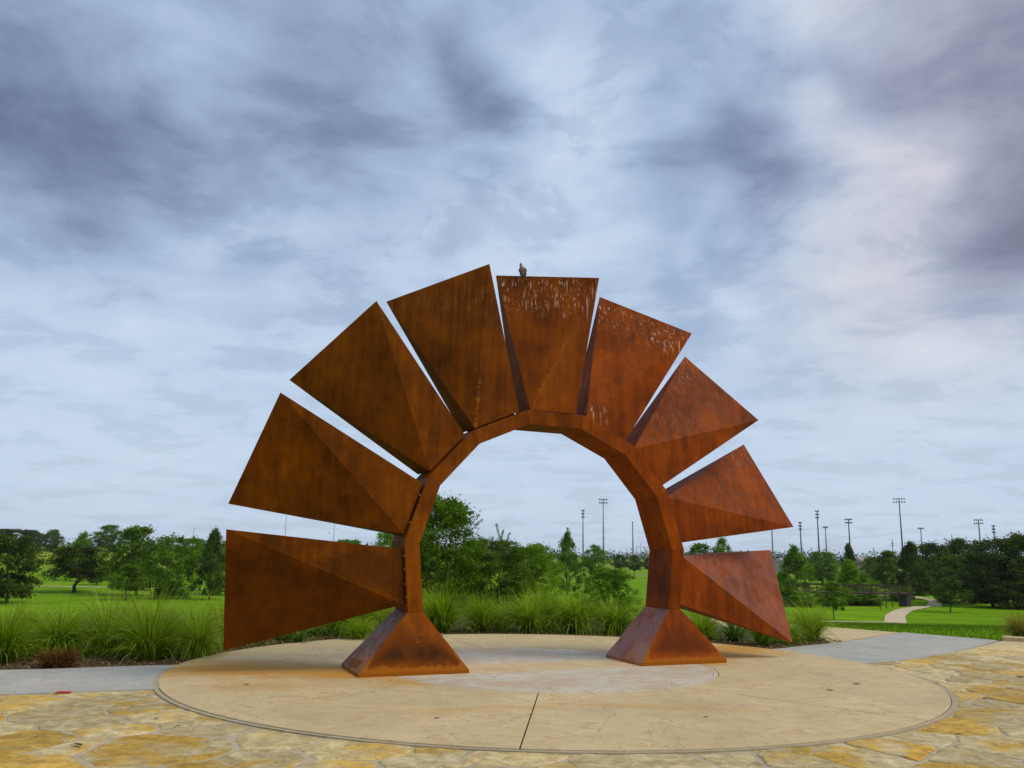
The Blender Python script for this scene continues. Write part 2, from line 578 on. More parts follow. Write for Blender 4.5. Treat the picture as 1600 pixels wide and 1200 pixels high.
M['grass'] = leaf_material('ornamental_grass', [(.028, .052, .003), (.115, .196, .005), (.240, .365, .010), (.40, .46, .08)], .40, .5)
M['grass_dry'] = leaf_material('dry_grass', [(.05, .020, .006), (.12, .050, .012), (.22, .10, .028)], .30, .7)
M['grass_gold'] = leaf_material('golden_grass', [(.09, .085, .012), (.20, .17, .025), (.32, .26, .06)], .35, .7)
M['strap'] = leaf_material('strap_leaf', [(.034, .070, .008), (.080, .150, .014), (.150, .235, .034)], .30, .4, spec=.5)
M['turf'] = leaf_material('turf', [(.040, .085, .004), (.085, .165, .006), (.15, .25, .012)], .40, .7)
M['bird'] = None

# ------------------------------------------------------------------ setting: ground sheet
def grid_axis(fine0, fine1, step, growth, lim):
    a = list(np.arange(fine0, fine1 + 1e-6, step))
    s = step
    while a[-1] < lim:
        s *= growth
        a.append(a[-1] + s)
    return a


ys = [-60, -30, -10] + grid_axis(0, 130, 1.3, 1.06, 3000)
xr = grid_axis(0, 80, 2.0, 1.08, 2500)
xs = [-v for v in xr[:0:-1]] + xr
gv = [(x, y, ground_z(x, y)) for y in ys for x in xs]
nx = len(xs)
gf = [(j * nx + i, j * nx + i + 1, (j + 1) * nx + i + 1, (j + 1) * nx + i) for j in range(len(ys) - 1) for i in range(nx - 1)]
ground = tag(mesh_obj('ground', gv, gf, M['lawn'], smooth=True), kind='structure')

# ------------------------------------------------------------------ setting: plaza
DC, DR = Vector((.56, 12.63)), 5.20              # the round slab
NEAR = [(-16, 7.9), (-9, 8.95), (-5.55, 9.78), (-4.14, 10.28), (-1, 11.2), (2.5, 12.3), (5.4, 13.77), (6.4, 14.35), (7.67, 15.50), (8.79, 16.62), (10.18, 18.22)]
FAR = [(-17, 10.0), (-10, 10.95), (-6.68, 11.62), (-4.9, 12.32), (-2, 13.3), (1.5, 14.3), (4.49, 15.66), (5.37, 16.32), (6.25, 17.03), (7.2, 17.95), (8.92, 19.80)]


def catmull(P, n=8):
    P = [Vector((p[0], p[1])) for p in P]
    out = []
    for i in range(len(P) - 1):
        p0, p1, p2, p3 = P[max(i - 1, 0)], P[i], P[i + 1], P[min(i + 2, len(P) - 1)]
        for k in range(n):
            t = k / n
            out.append(.5 * ((2 * p1) + (p2 - p0) * t + (2 * p0 - 5 * p1 + 4 * p2 - p3) * t * t + (3 * p1 - p0 - 3 * p2 + p3) * t ** 3))
    out.append(P[-1])
    return out


near_c, far_c = catmull(NEAR), catmull(FAR)


def sheet(name, poly, z, mat, thick=.1, parent=None):
    n = len(poly)
    v = [(p[0], p[1], z) for p in poly] + [(p[0], p[1], z - thick) for p in poly]
    f = [tuple(range(n))] + [(i, i + n, (i + 1) % n + n, (i + 1) % n) for i in range(n)]
    o = mesh_obj(name, v, f, mat, parent)
    recalc(o)
    return o


def far_y(x):
    for a, b in zip(far_c, far_c[1:]):
        if a.x <= x <= b.x:
            return a.y + (b.y - a.y) * (x - a.x) / (b.x - a.x)
    return far_c[0].y if x < far_c[0].x else far_c[-1].y


# grey walk, cut into slabs by saw joints
walk = empty('path', (0, 0, 0))
tag(walk, kind='structure')
cuts = [0, 14, 26, 40, 52, 60, 68, len(near_c) - 1]
for a, b in zip(cuts, cuts[1:]):
    pl = near_c[a:b + 1] + far_c[a:b + 1][::-1]
    c = sum((Vector(p) for p in pl), Vector((0, 0))) / len(pl)
    e = near_c[a + 1] - near_c[a]
    g = .006
    L = [p.copy() for p in near_c[a:b + 1]]
    U = [p.copy() for p in far_c[a:b + 1]]
    for Q in (L, U):
        Q[0] += (Q[1] - Q[0]).normalized() * g
        Q[-1] -= (Q[-1] - Q[-2]).normalized() * g
    s = sheet('slab', L + U[::-1], .002, M['walk'], .12, walk)

# tan concrete spur beyond the grey walk, and the strip at the right
spur = sheet('pavement', [(6.30, 17.16), (8.84, 19.80), (7.60, 21.20), (4.6, 24.3), (3.2, 23.0), (5.6, 20.1), (6.55, 18.5)], -.004, M['tan_walk'], .3)
tag(spur, kind='structure')
strip = sheet('pavement', [(8.30, 15.75), (8.83, 16.58), (10.20, 18.15), (13.5, 16.6), (16, 13), (13, 11)], -.002, M['tan_walk'], .1)
tag(strip, kind='structure')

# flagstones on a mortar bed
bed_poly = [(-18, 3), (20, 3), (20, 9), (14.5, 12.0), (10.8, 17.0), (9.2, 17.05)] + [tuple(p) for p in near_c[::-1] if p.x < 9.0]
paving = sheet('pavement', bed_poly, -.011, M['mortar'], .1)
tag(paving, kind='structure')


def clip_half(poly, p, n):
    out = []
    for i in range(len(poly)):
        a, b = poly[i], poly[(i + 1) % len(poly)]
        da, db = (a - p).dot(n), (b - p).dot(n)
        if da <= 0:
            out.append(a)
        if (da < 0 < db) or (db < 0 < da):
            out.append(a + (b - a) * (da / (da - db)))
    return out


def near_y(x):
    for a, b in zip(near_c, near_c[1:]):
        if a.x <= x <= b.x:
            return a.y + (b.y - a.y) * (x - a.x) / (b.x - a.x)
    return 99


srnd = random.Random(21)
seeds = []
tries = 0
while tries < 16000:
    tries += 1
    p = Vector((srnd.uniform(-11.5, 13), srnd.uniform(5.2, 18.5)))
    if p.x > 9 and p.y > 17 - (p.x - 9) * .6:
        continue
    rad = srnd.choice((.24, .32, .42, .56))
    if all(((p - q[0]) * 1.0).length > (rad + q[1]) * .80 for q in seeds):
        seeds.append((p, rad))
k_made = 0
for i, (p, rad) in enumerate(seeds):
    # only where paving shows: outside the disc, this side of the grey walk, inside the view
    if (p - DC).length < DR - .45 or p.y > near_y(p.x) + .5:
        continue
    if abs(p.x) > p.y * .68 + 1.0 or k_made > 290:
        continue
    poly = [p + Vector((a, b)) for a, b in ((-1.0, -1.0), (1.0, -1.0), (1.0, 1.0), (-1.0, 1.0))]
    for j, (q, r2) in enumerate(seeds):
        if j != i and (q - p).length < 2.8:
            n = (q - p).normalized()
            w = ((q - p).length ** 2 + rad * rad - r2 * r2) / (2 * (q - p).length)
            poly = clip_half(poly, p + n * (w - srnd.uniform(.004, .028)), n)
            if len(poly) < 3:
                break
    if len(poly) < 3:
        continue
    # cut straight along the grey walk so no stone lies under it
    if p.x < 10:
        bx_ = min(near_c, key=lambda c: (c - p).length)
        ix = near_c.index(bx_)
        tg = (near_c[min(ix + 1, len(near_c) - 1)] - near_c[max(ix - 1, 0)]).normalized()
        nn = Vector((-tg.y, tg.x))
        poly = clip_half(poly, bx_ - nn * .015, nn)
        if len(poly) < 3:
            continue
    if (p - DC).length < DR + 1.4:
        nn = (DC - p).normalized()
        poly = clip_half(poly, DC - nn * (DR + .012), nn)
        if len(poly) < 3:
            continue
    # ragged outline
    ring = []
    for a, b in zip(poly, poly[1:] + poly[:1]):
        L = (b - a).length
        m_ = max(1, int(L / .09))
        for k in range(m_):
            q = a + (b - a) * (k / m_)
            ring.append(q + Vector((srnd.gauss(0, .013), srnd.gauss(0, .013))))
    if len(ring) < 4:
        continue
    c = sum(ring, Vector((0, 0))) / len(ring)
    # round the corners a little
    ring = [ring[k] * .8 + (ring[k - 1] + ring[(k + 1) % len(ring)]) * .1 for k in range(len(ring))]
    ht = srnd.uniform(-.007, .003)
    tilt = Vector((srnd.gauss(0, .0025), srnd.gauss(0, .0025)))
    n = len(ring)
    v = []
    for rr, dz_ in ((1.0, -.05), (1.0, -.008), (None, 0)):
        for q in ring:
            w = q - c
            if rr is None:
                w = w * max(.5, (1 - .018 / max(w.length, .05)))
            v.append((w.x, w.y, ht + dz_ + w.dot(tilt) + (srnd.gauss(0, .0012) if rr is None else 0)))
    v.append((0, 0, ht + srnd.uniform(-.002, .003)))
    f = []
    for k in range(n):
        k2 = (k + 1) % n
        f += [(k, k2, k2 + n, k + n), (k + n, k2 + n, k2 + 2 * n, k + 2 * n), (k + 2 * n, k2 + 2 * n, 3 * n)]
    o = mesh_obj('stone', v, f, M['stone'], paving, loc=(c.x, c.y, 0))
    k_made += 1

# round slab: dark joint base, edging ring, wedges, centre disc
SX, SY, STH = .5223, 12.9701, R(22.528)


def arc(c, r, a0, a1, n):
    return [Vector((c.x + r * math.cos(a0 + (a1 - a0) * k / n), c.y + r * math.sin(a0 + (a1 - a0) * k / n))) for k in range(n + 1)]


disc = sheet('pavement', arc(DC, DR - .01, 0, 2 * math.pi, 160)[:-1], .000, M['joint'], .1)
tag(disc, kind='structure')


def annulus(name, c, r0, r1, z, mat, parent, n=160):
    v, f = [], []
    for k in range(n):
        t = 2 * math.pi * k / n
        for r_, z_ in ((r0, z - .03), (r0, z), (r1, z), (r1, z - .08)):
            v.append((c.x + r_ * math.cos(t), c.y + r_ * math.sin(t), z_))
    for k in range(n):
        a, b = 4 * k, 4 * ((k + 1) % n)
        f += [(a, a + 1, b + 1, b), (a + 1, a + 2, b + 2, b + 1), (a + 2, a + 3, b + 3, b + 2)]
    o = mesh_obj(name, v, f, mat, parent)
    recalc(o)
    return o


annulus('edging', DC, DR - .055, DR, .003, M['edging'], disc)
CC, CR = Vector((.58, 12.83)), 2.34
angs = [R(a) for a in (-148, -95, -44, 8, 60, 112, 164)]
for a0, a1 in zip(angs, angs[1:] + [angs[0] + 2 * math.pi]):
    g = .007
    po = arc(DC, DR - .064, a0 + g / DR, a1 - g / DR, 26)
    # inner edge follows the centre disc
    d0 = Vector((math.cos(a0), math.sin(a0)))
    d1 = Vector((math.cos(a1), math.sin(a1)))

    def hitc(d, off):
        s = DC + Vector((-d.y, d.x)) * off - CC
        bq = s.dot(d)
        return s + d * (-bq + math.sqrt(bq * bq - s.dot(s) + (CR + .075) ** 2)) + CC
    q0, q1 = hitc(d0, g), hitc(d1, -g)
    t0, t1 = math.atan2(q0.y - CC.y, q0.x - CC.x), math.atan2(q1.y - CC.y, q1.x - CC.x)
    if t1 < t0:
        t1 += 2 * math.pi
    pi_ = arc(CC, CR + .075, t1, t0, 20)
    s = sheet('slab', po + pi_, .012, M['disc'], .08, disc)
    bevel(s, .006, 2)
annulus('edging', CC, CR + .006, CR + .068, .009, M['core'], disc, 100)
circle = arc(CC, CR, 0, 2 * math.pi, 120)[:-1]
nd = Vector((-math.sin(STH), math.cos(STH)))
so = Vector((SX, SY))
for lo, hi, mt in ((None, -.58, 'core'), (-.57, .30, 'core_band'), (.31, None, 'core')):
    pl = circle
    if hi is not None:
        pl = clip_half(pl, so + nd * hi, nd)
    if lo is not None:
        pl = clip_half(pl, so + nd * lo, -nd)
    s = sheet('slab', pl, .0115, M[mt], .08, disc)
    bevel(s, .004, 2)

# planting bed behind
bp = [tuple(p) for p in far_c if p.x < 6.4] + [(6.5, 18.4), (5.5, 20.05), (3.1, 22.9), (-2, 22.3), (-8, 20.5), (-13, 17.5), (-22, 16)]
bverts = []
planting = sheet('planting_bed', bp, -.012, M['mulch'], .25)
tag(planting, kind='structure')

# ------------------------------------------------------------------ the steel sculpture
P_ = dict(zc=1.4801, ro=2.2273, t=.2124, d=.6723, st=.4177, a0=.0932, zb=.8033)
arch = empty('sculpture', (SX, SY, .012), STH)
tag(arch, 'huge rust brown steel arch with nine fanned wedge panels on the round slab', 'sculpture')
ZC, RO, TH_, DP, ST, A0, ZB = (P_[k] for k in ('zc', 'ro', 't', 'd', 'st', 'a0', 'zb'))
ZO = -.012


def pol(r, an, t=0.0):
    """local u,w of a point at radius r on bearing an, moved t clockwise"""
    return r * math.cos(an) + t * math.sin(an), ZC + r * math.sin(an) - t * math.cos(an)


def fattr(o, name, vals, dom='POINT'):
    a = o.data.attributes.new(name, 'FLOAT', dom)
    a.data.foreach_set('value', list(vals))


seg_ends = []
for k in range(10):
    if 1 <= k <= 8:
        an = math.pi + A0 - ST / 2 - (k - 1) * ST
        ci = math.cos(ST / 2)
        seg_ends.append((pol(RO / ci, an), pol((RO - TH_) / ci, an)))
    else:
        an = math.pi + A0 - (0 if k == 0 else 8) * ST
        res = []
        for rr in (RO, RO - TH_):
            w = ZB
            u = (rr - (w - ZC) * math.sin(an)) / math.cos(an)
            res.append((u, w))
        seg_ends.append(tuple(res))
for k in range(9):
    (o0, i0), (o1, i1) = seg_ends[k], seg_ends[k + 1]
    g = .0005
    V = []
    for (o_, i_), s in (((o0, i0), 1), ((o1, i1), -1)):
        tx = Vector((o1[0] - o0[0], o1[1] - o0[1])).normalized() * g * s
        for q in (o_, i_):
            for v_ in (-DP / 2, DP / 2):
                V.append((q[0] + tx.x, v_, q[1] + tx.y + ZO))
    o = mesh_obj('arch_segment', V, [(0, 4, 6, 2), (1, 3, 7, 5), (0, 1, 5, 4), (2, 6, 7, 3), (0, 2, 3, 1), (4, 5, 7, 6)], M['corten'], arch)
    recalc(o)
    bevel(o, .006, 2)
    # bolt heads along the outer face, in two pairs
    if k in (0, 1):
        an = math.pi + A0 - k * ST
        mbm = None
        for (ta, va) in ((-.28, -.30), (-.10, -.30), (.10, -.30), (.28, -.30)) if k == 0 else ((-.2, -.30), (.2, -.30)):
            u, w = pol(RO + .006, an, ta)
            nrm = Vector((math.cos(an), 0, math.sin(an)))
            cpt = Vector((u, va, w + ZO))
            bo = mesh_obj('bolt', *tube([cpt - nrm * .008, cpt + nrm * .012], .011, 6), M['bolt'], o)

panel_pts = []


def grid_tri(a, b, c, n):
    """subdivided triangle, returns verts and faces"""
    idx, V, Fc = {}, [], []
    for i in range(n + 1):
        for j in range(n + 1 - i):
            idx[(i, j)] = len(V)
            V.append(a + (b - a) * (i / n) + (c - a) * (j / n))
    for i in range(n):
        for j in range(n - i):
            Fc.append((idx[(i, j)], idx[(i + 1, j)], idx[(i, j + 1)]))
            if i + j < n - 1:
                Fc.append((idx[(i + 1, j)], idx[(i + 1, j + 1)], idx[(i, j + 1)]))
    return V, Fc


drops = {3: .12, 4: 1.0, 5: .85, 6: .75, 7: .45}
for k in range(9):
    an = math.pi + A0 - k * ST
    ro1, ro2, wo = 4.5462 - .0087 * k, 4.5384 - .0087 * k, .7806 - .0036 * k

    def pt(r, t, v):
        u, w = pol(r, an, t)
        return Vector((u, v, w + ZO))
    rin = RO + .022
    O1, O2 = pt(ro1, -wo + .0133, .375), pt(ro2, wo + .0133, -.276)
    I1f, I2f = pt(rin, -.371, -.245), pt(rin, .371, -.284)
    I1b, I2b = pt(rin, -.371, .335), pt(rin, .371, .290)
    panel_pts.append((O1, O2, I1f, I2f))
    mb = MB()
    mb.add(grid_tri(O1, O2, I1f, 14))
    mb.add(grid_tri(O2, I2f, I1f, 12))
    mb.add(([O1, I1f, I1b], [(0, 1, 2)]))
    mb.add(([O2, I2b, I2f], [(0, 1, 2)]))
    mb.add(([O1, I1b, I2b], [(0, 1, 2)]))
    mb.add(([O1, I2b, O2], [(0, 1, 2)]))
    mb.add(([I1f, I2f, I2b, I1b], [(0, 1, 2, 3)]))
    o = mb.build('fan_panel', M['corten'], arch)
    bm = bmesh.new()
    bm.from_mesh(o.data)
    bmesh.ops.remove_doubles(bm, verts=bm.verts, dist=.0005)
    bmesh.ops.recalc_face_normals(bm, faces=bm.faces)
    bm.to_mesh(o.data)
    bm.free()
    # stain weights per vertex: rust run along the fold, droppings below the outer edge
    fold = (I1f - O2)
    wear, drop, soot = [], [], []
    prnd = random.Random(50 + k)
    for vtx in o.data.vertices:
        p = vtx.co
        tt = max(0, min(1, (p - O2).dot(fold) / fold.length_squared))
        df = (p - (O2 + fold * tt)).length
        fr = 1.0 if p.y < .36 else 0
        wear.append((max(0, 1 - df / .10) * (.30 + .6 * tt)) * fr * (.62 if k in (3, 4) else .40))
        e = O2 - O1
        te = max(0, min(1, (p - O1).dot(e) / e.length_squared))
        de = (p - (O1 + e * te)).length
        w = max(0, min(1, de / .14)) * max(0, min(1, (.85 - de) / .40))
        if k == 4:
            w = w
        elif k == 5:
            w *= max(0, min(1, (.62 - de) / .25)) * (1.0 if te < .30 or te > .55 else .6)
            if (p - I1f).length < .32:
                w = .9
        elif k in (6, 7):
            w *= max(0, 1 - te / .38)
            if k == 6 and abs(te - .45) < .28 and .9 < de < 1.5:
                w = .18
        drop.append(w * drops.get(k, 0))
        ds = max(0, 1 - (p - I1f).length / .5)
        soot.append((.35 if k == 0 and te > .0 and df > .02 and (p - O1).dot(e) < .75 * e.length_squared else 0) + (.12 * prnd.random()))
    nA = (O2 - O1).cross(I1f - O1).normalized()
    fattr(o, 'polish', [(.38 if k == 8 else 0) if k > 6 and abs(q.normal.dot(nA)) > .995 else 0.0 for q in o.data.polygons], 'FACE')
    fattr(o, 'wear', wear)
    fattr(o, 'dropping', drop)
    fattr(o, 'soot', [s if k < 1 else .0 for s in soot])
    # mounting plate between panel and arch
    mb = MB()
    mt = Matrix.Rotation(0, 4, 'Y')
    cu, cw = pol(RO + .011, an)
    t_ = Vector((math.sin(an), 0, -math.cos(an)))
    n_ = Vector((math.cos(an), 0, math.sin(an)))
    c_ = Vector((cu, .02, cw + ZO))
    vs = [c_ + t_ * (a * .33) + n_ * (b * .0105) + Vector((0, c * .20, 0)) for a in (-1, 1) for b in (-1, 1) for c in (-1, 1)]
    mb.add((vs, [(0, 1, 3, 2), (4, 6, 7, 5), (0, 4, 5, 1), (2, 3, 7, 6), (0, 2, 6, 4), (1, 5, 7, 3)]))
    mo = mb.build('mounting_plate', M['corten'], arch)
    recalc(mo)

for side in (-1, 1):
    e = seg_ends[0] if side < 0 else seg_ends[9]
    tops = sorted((e[0][0], e[1][0]))
    cu = side * (RO - TH_ / 2 - .0218)
    bw, bd = .751, .545
    # lower rim, then the battered sides
    rings = [[(cu + a * bw, b * bd, 0.0) for a, b in ((-1, -1), (1, -1), (1, 1), (-1, 1))],
             [(cu + a * bw, b * bd, .045) for a, b in ((-1, -1), (1, -1), (1, 1), (-1, 1))],
             [(tops[0] - .002, -DP / 2 - .002, ZB + ZO - .002), (tops[1] + .002, -DP / 2 - .002, ZB + ZO - .002), (tops[1] + .002, DP / 2 + .002, ZB + ZO - .002), (tops[0] - .002, DP / 2 + .002, ZB + ZO - .002)]]
    mb = MB()
    N = 16
    for f4 in range(4):
        a, b = f4, (f4 + 1) % 4
        V, Fc = [], []
        for j in range(N + 1):
            for i in range(N + 1):
                p0 = Vector(rings[1][a]).lerp(Vector(rings[1][b]), i / N)
                p1 = Vector(rings[2][a]).lerp(Vector(rings[2][b]), i / N)
                V.append(p0.lerp(p1, j / N))
        for j in range(N):
            for i in range(N):
                q = j * (N + 1) + i
                Fc.append((q, q + 1, q + N + 2, q + N + 1))
        mb.add((V, Fc))
        mb.add(([rings[0][a], rings[0][b], rings[1][b], rings[1][a]], [(0, 1, 2, 3)]))
    mb.add((rings[2], [(0, 1, 2, 3)]))
    mb.add((rings[0], [(3, 2, 1, 0)]))
    base_o = mb.build('pyramid_base', M['corten'], arch)
    bm = bmesh.new()
    bm.from_mesh(base_o.data)
    bmesh.ops.remove_doubles(bm, verts=bm.verts, dist=.0008)
    bmesh.ops.recalc_face_normals(bm, faces=bm.faces)
    bm.to_mesh(base_o.data)
    bm.free()
    wear, soot = [], []
    polish = [(.30 if side < 0 else 1.0) if p.normal.x < -.5 else 0.0 for p in base_o.data.polygons]
    fattr(base_o, 'polish', polish, 'FACE')
    for vtx in base_o.data.vertices:
        p = vtx.co
        f = (p.z - .045) / (ZB - .045)
        hw = bw + (.106 - bw) * max(0, f)
        de = max(0, hw - abs(p.x - cu))
        front = p.y < -.05
        w = max(0, 1 - max(0, p.z - .03) / .15) if front else max(0, 1 - p.z / .07) * .5
        w = max(w, max(0, 1 - de / .10) * max(0, 1 - f * 1.6) if front else 0)
        wear.append(w)
        soot.append((max(0, min(1, (f - .10) / .12)) * max(0, min(1, (.72 - f) / .4)) * min(1, de / .18)) * (1 if front else .35) * (.95 if side < 0 else .7))
    fattr(base_o, 'wear', wear)
    fattr(base_o, 'soot', soot)
    if side < 0:
        # access plate and rivets on the outer slope
        p0, p1 = Vector((cu - bw, -bd, .045)), Vector((tops[0], -DP / 2, ZB))
        q0, q1 = Vector((cu - bw, bd, .045)), Vector((tops[0], DP / 2, ZB))
        def slope(s, t_):
            return (p0.lerp(p1, t_)).lerp(q0.lerp(q1, t_), s)
        nrm = (p1 - p0).cross(q0 - p0).normalized()
        if nrm.x > 0:
            nrm = -nrm
        A = [slope(.28, .04), slope(.72, .04), slope(.72, .17), slope(.28, .17)]
        vs = [p + nrm * .001 for p in A] + [p + nrm * .013 for p in A]
        pl = mesh_obj('access_plate', vs, [(4, 5, 6, 7), (0, 1, 5, 4), (1, 2, 6, 5), (2, 3, 7, 6), (3, 0, 4, 7)], M['corten'], base_o)
        recalc(pl)
        for (s, t_) in ((.32, .15), (.44, .15), (.56, .15), (.68, .15), (.40, .83), (.5, .83), (.6, .83), (.5, .70), (.5, .57), (.5, .45), (.5, .32)):
            c = slope(s, t_)
            up = .012 if t_ < .2 else 0
            mesh_obj('bolt', *tube([c + nrm * up, c + nrm * (up + .010)], .010, 6), M['bolt'], base_o)
    # welded boss on the front slope
    if side < 0:
        f0 = Vector((cu + .06, -bd + (bd - DP / 2) * .52, .045 + (ZB - .045) * .52))
        nf = Vector((0, -(ZB - .045), -(bd - DP / 2))).normalized()
        nf = Vector((0, -(ZB - .045), (bd - DP / 2))).normalized()
        V, Fc = [], []
        for r_, h_ in ((.062, .000), (.056, .005), (.046, .005), (.040, .002), (.0, .002)):
            for q in range(14):
                t_ = 2 * math.pi * q / 14
                V.append(f0 + Vector((math.cos(t_) * r_, 0, 0)) + nf.cross(Vector((1, 0, 0))) * (math.sin(t_) * r_) + nf * h_)
        for i in range(4):
            for q in range(14):
                Fc.append((i * 14 + q, i * 14 + (q + 1) % 14, (i + 1) * 14 + (q + 1) % 14, (i + 1) * 14 + q))
        bs = mesh_obj('weld_boss', V, Fc, M['corten'], base_o, smooth=True)
        fattr(bs, 'wear', [.22] * len(V))

# ------------------------------------------------------------------ bird perched on the top panel
def bird_material():
    m, t, b = material('plumage', .8, .2)
    a = t.new('ShaderNodeAttribute', attribute_name='tone')
    tc_ = t.new('ShaderNodeTexCoord')
    n = t.noise(tc_.outputs['Object'], 60, 4, .6)
    f = t.m('ADD', a.outputs['Fac'], t.m('MULTIPLY', t.m('SUBTRACT', n, .5), .35), clamp=True)
    t.put(b.inputs['Base Color'], t.ramp(f, [(0, (.035, .028, .026)), (.35, (.12, .085, .07)), (.7, (.30, .20, .155)), (1, (.42, .33, .26))]))
    return m


M['bird'] = bird_material()
O1, O2 = panel_pts[4][0], panel_pts[4][1]
perch = arch.matrix_basis @ (O1.lerp(O2, .255))
perch = Vector((SX, SY, .012)) + Matrix.Rotation(STH, 3, 'Z') @ O1.lerp(O2, .255)
bird = empty('bird', perch, R(-8))
tag(bird, 'small plump buff and grey dove perched on the topmost panel edge', 'bird')
# body: lofted rings from the tail tip through breast, neck and head (upright, breast to the viewer)
rings = [((0.02, .075, -.055), .012, .006), ((0.018, .062, -.010), .022, .010), ((.014, .040, .040), .040, .032), ((.010, .012, .075), .052, .050),
         ((.004, -.008, .105), .053, .052), ((-.002, -.016, .135), .044, .045), ((-.012, -.014, .160), .028, .030), ((-.020, -.016, .178), .023, .024),
         ((-.023, -.020, .194), .022, .024), ((-.024, -.020, .208), .014, .016), ((-.024, -.020, .214), .003, .003)]
V, Fc, tone = [], [], []
n = 14
for i, (c, rx, ry) in enumerate(rings):
    for k in range(n):
        t_ = 2 * math.pi * k / n
        V.append((c[0] + rx * math.cos(t_), c[1] + ry * math.sin(t_), c[2]))
        side_d = abs(math.cos(t_)) ** 3
        tn = .75 - .55 * side_d - (.35 if math.sin(t_) > .3 else 0)
        if i <= 1:
            tn = .05
        if i >= 8:
            tn = .25
        tone.append(tn)
for i in range(len(rings) - 1):
    for k in range(n):
        Fc.append((i * n + k, i * n + (k + 1) % n, (i + 1) * n + (k + 1) % n, (i + 1) * n + k))
Fc += [tuple(range(n))[::-1], tuple(range((len(rings) - 1) * n, len(rings) * n))]
body = mesh_obj('body', V, Fc, M['bird'], bird, smooth=True)
fattr(body, 'tone', tone)
md = body.modifiers.new('sub', 'SUBSURF')
md.levels = md.render_levels = 1
mesh_obj('beak', *tube([(-.030, -.038, .193), (-.038, -.054, .188)], [.006, .001], 6), M['dark_steel'], bird)
for sx in (-1, 1):
    mesh_obj('wing', *tube([(sx * .043 + .004, .0, .135), (sx * .054 + .006, .012, .095), (sx * .045 + .010, .035, .045), (sx * .022 + .012, .060, .0)], [.010, .017, .015, .004], 8), M['dark_steel'], bird, smooth=True)
    mesh_obj('leg', *tube([(sx * .016 + .008, -.002, .045), (sx * .016 + .008, -.004, .010), (sx * .018 + .008, -.006, .0)], [.008, .004, .003], 6), plain('bird_leg', (.30, .17, .13), .7) if sx < 0 else bpy.data.materials['bird_leg'], bird)
    mesh_obj('eye', *tube([(-.024 + sx * .0205, -.030, .196), (-.024 + sx * .0228, -.031, .196)], .003, 6), M['dark_steel'], bird)

# ------------------------------------------------------------------ vegetation prototypes
def leaf_mesh(name, centers, normals, sizes, tones, mat, aspect=.5):
    n = len(centers)
    c = np.asarray(centers)
    nr = np.asarray(normals)
    a = np.cross(nr, np.random.RandomState(5).normal(size=(n, 3)))
    a /= np.linalg.norm(a, axis=1)[:, None] + 1e-9
    b = np.cross(nr, a)
    s = np.asarray(sizes)[:, None]
    v = np.empty((n, 4, 3))
    v[:, 0] = c - a * s
    v[:, 1] = c + b * s * aspect + nr * s * .12
    v[:, 2] = c + a * s
    v[:, 3] = c - b * s * aspect + nr * s * .12
    me = bpy.data.meshes.new(name)
    me.vertices.add(n * 4)
    me.vertices.foreach_set('co', v.ravel())
    me.loops.add(n * 4)
    me.loops.foreach_set('vertex_index', np.arange(n * 4))
    me.polygons.add(n)
    me.polygons.foreach_set('loop_start', np.arange(0, n * 4, 4))
    me.polygons.foreach_set('loop_total', np.full(n, 4))
    me.update(calc_edges=True)
    at_ = me.attributes.new('tone', 'FLOAT', 'POINT')
    at_.data.foreach_set('value', np.repeat(np.asarray(tones), 4))
    me.materials.append(mat)
    return me


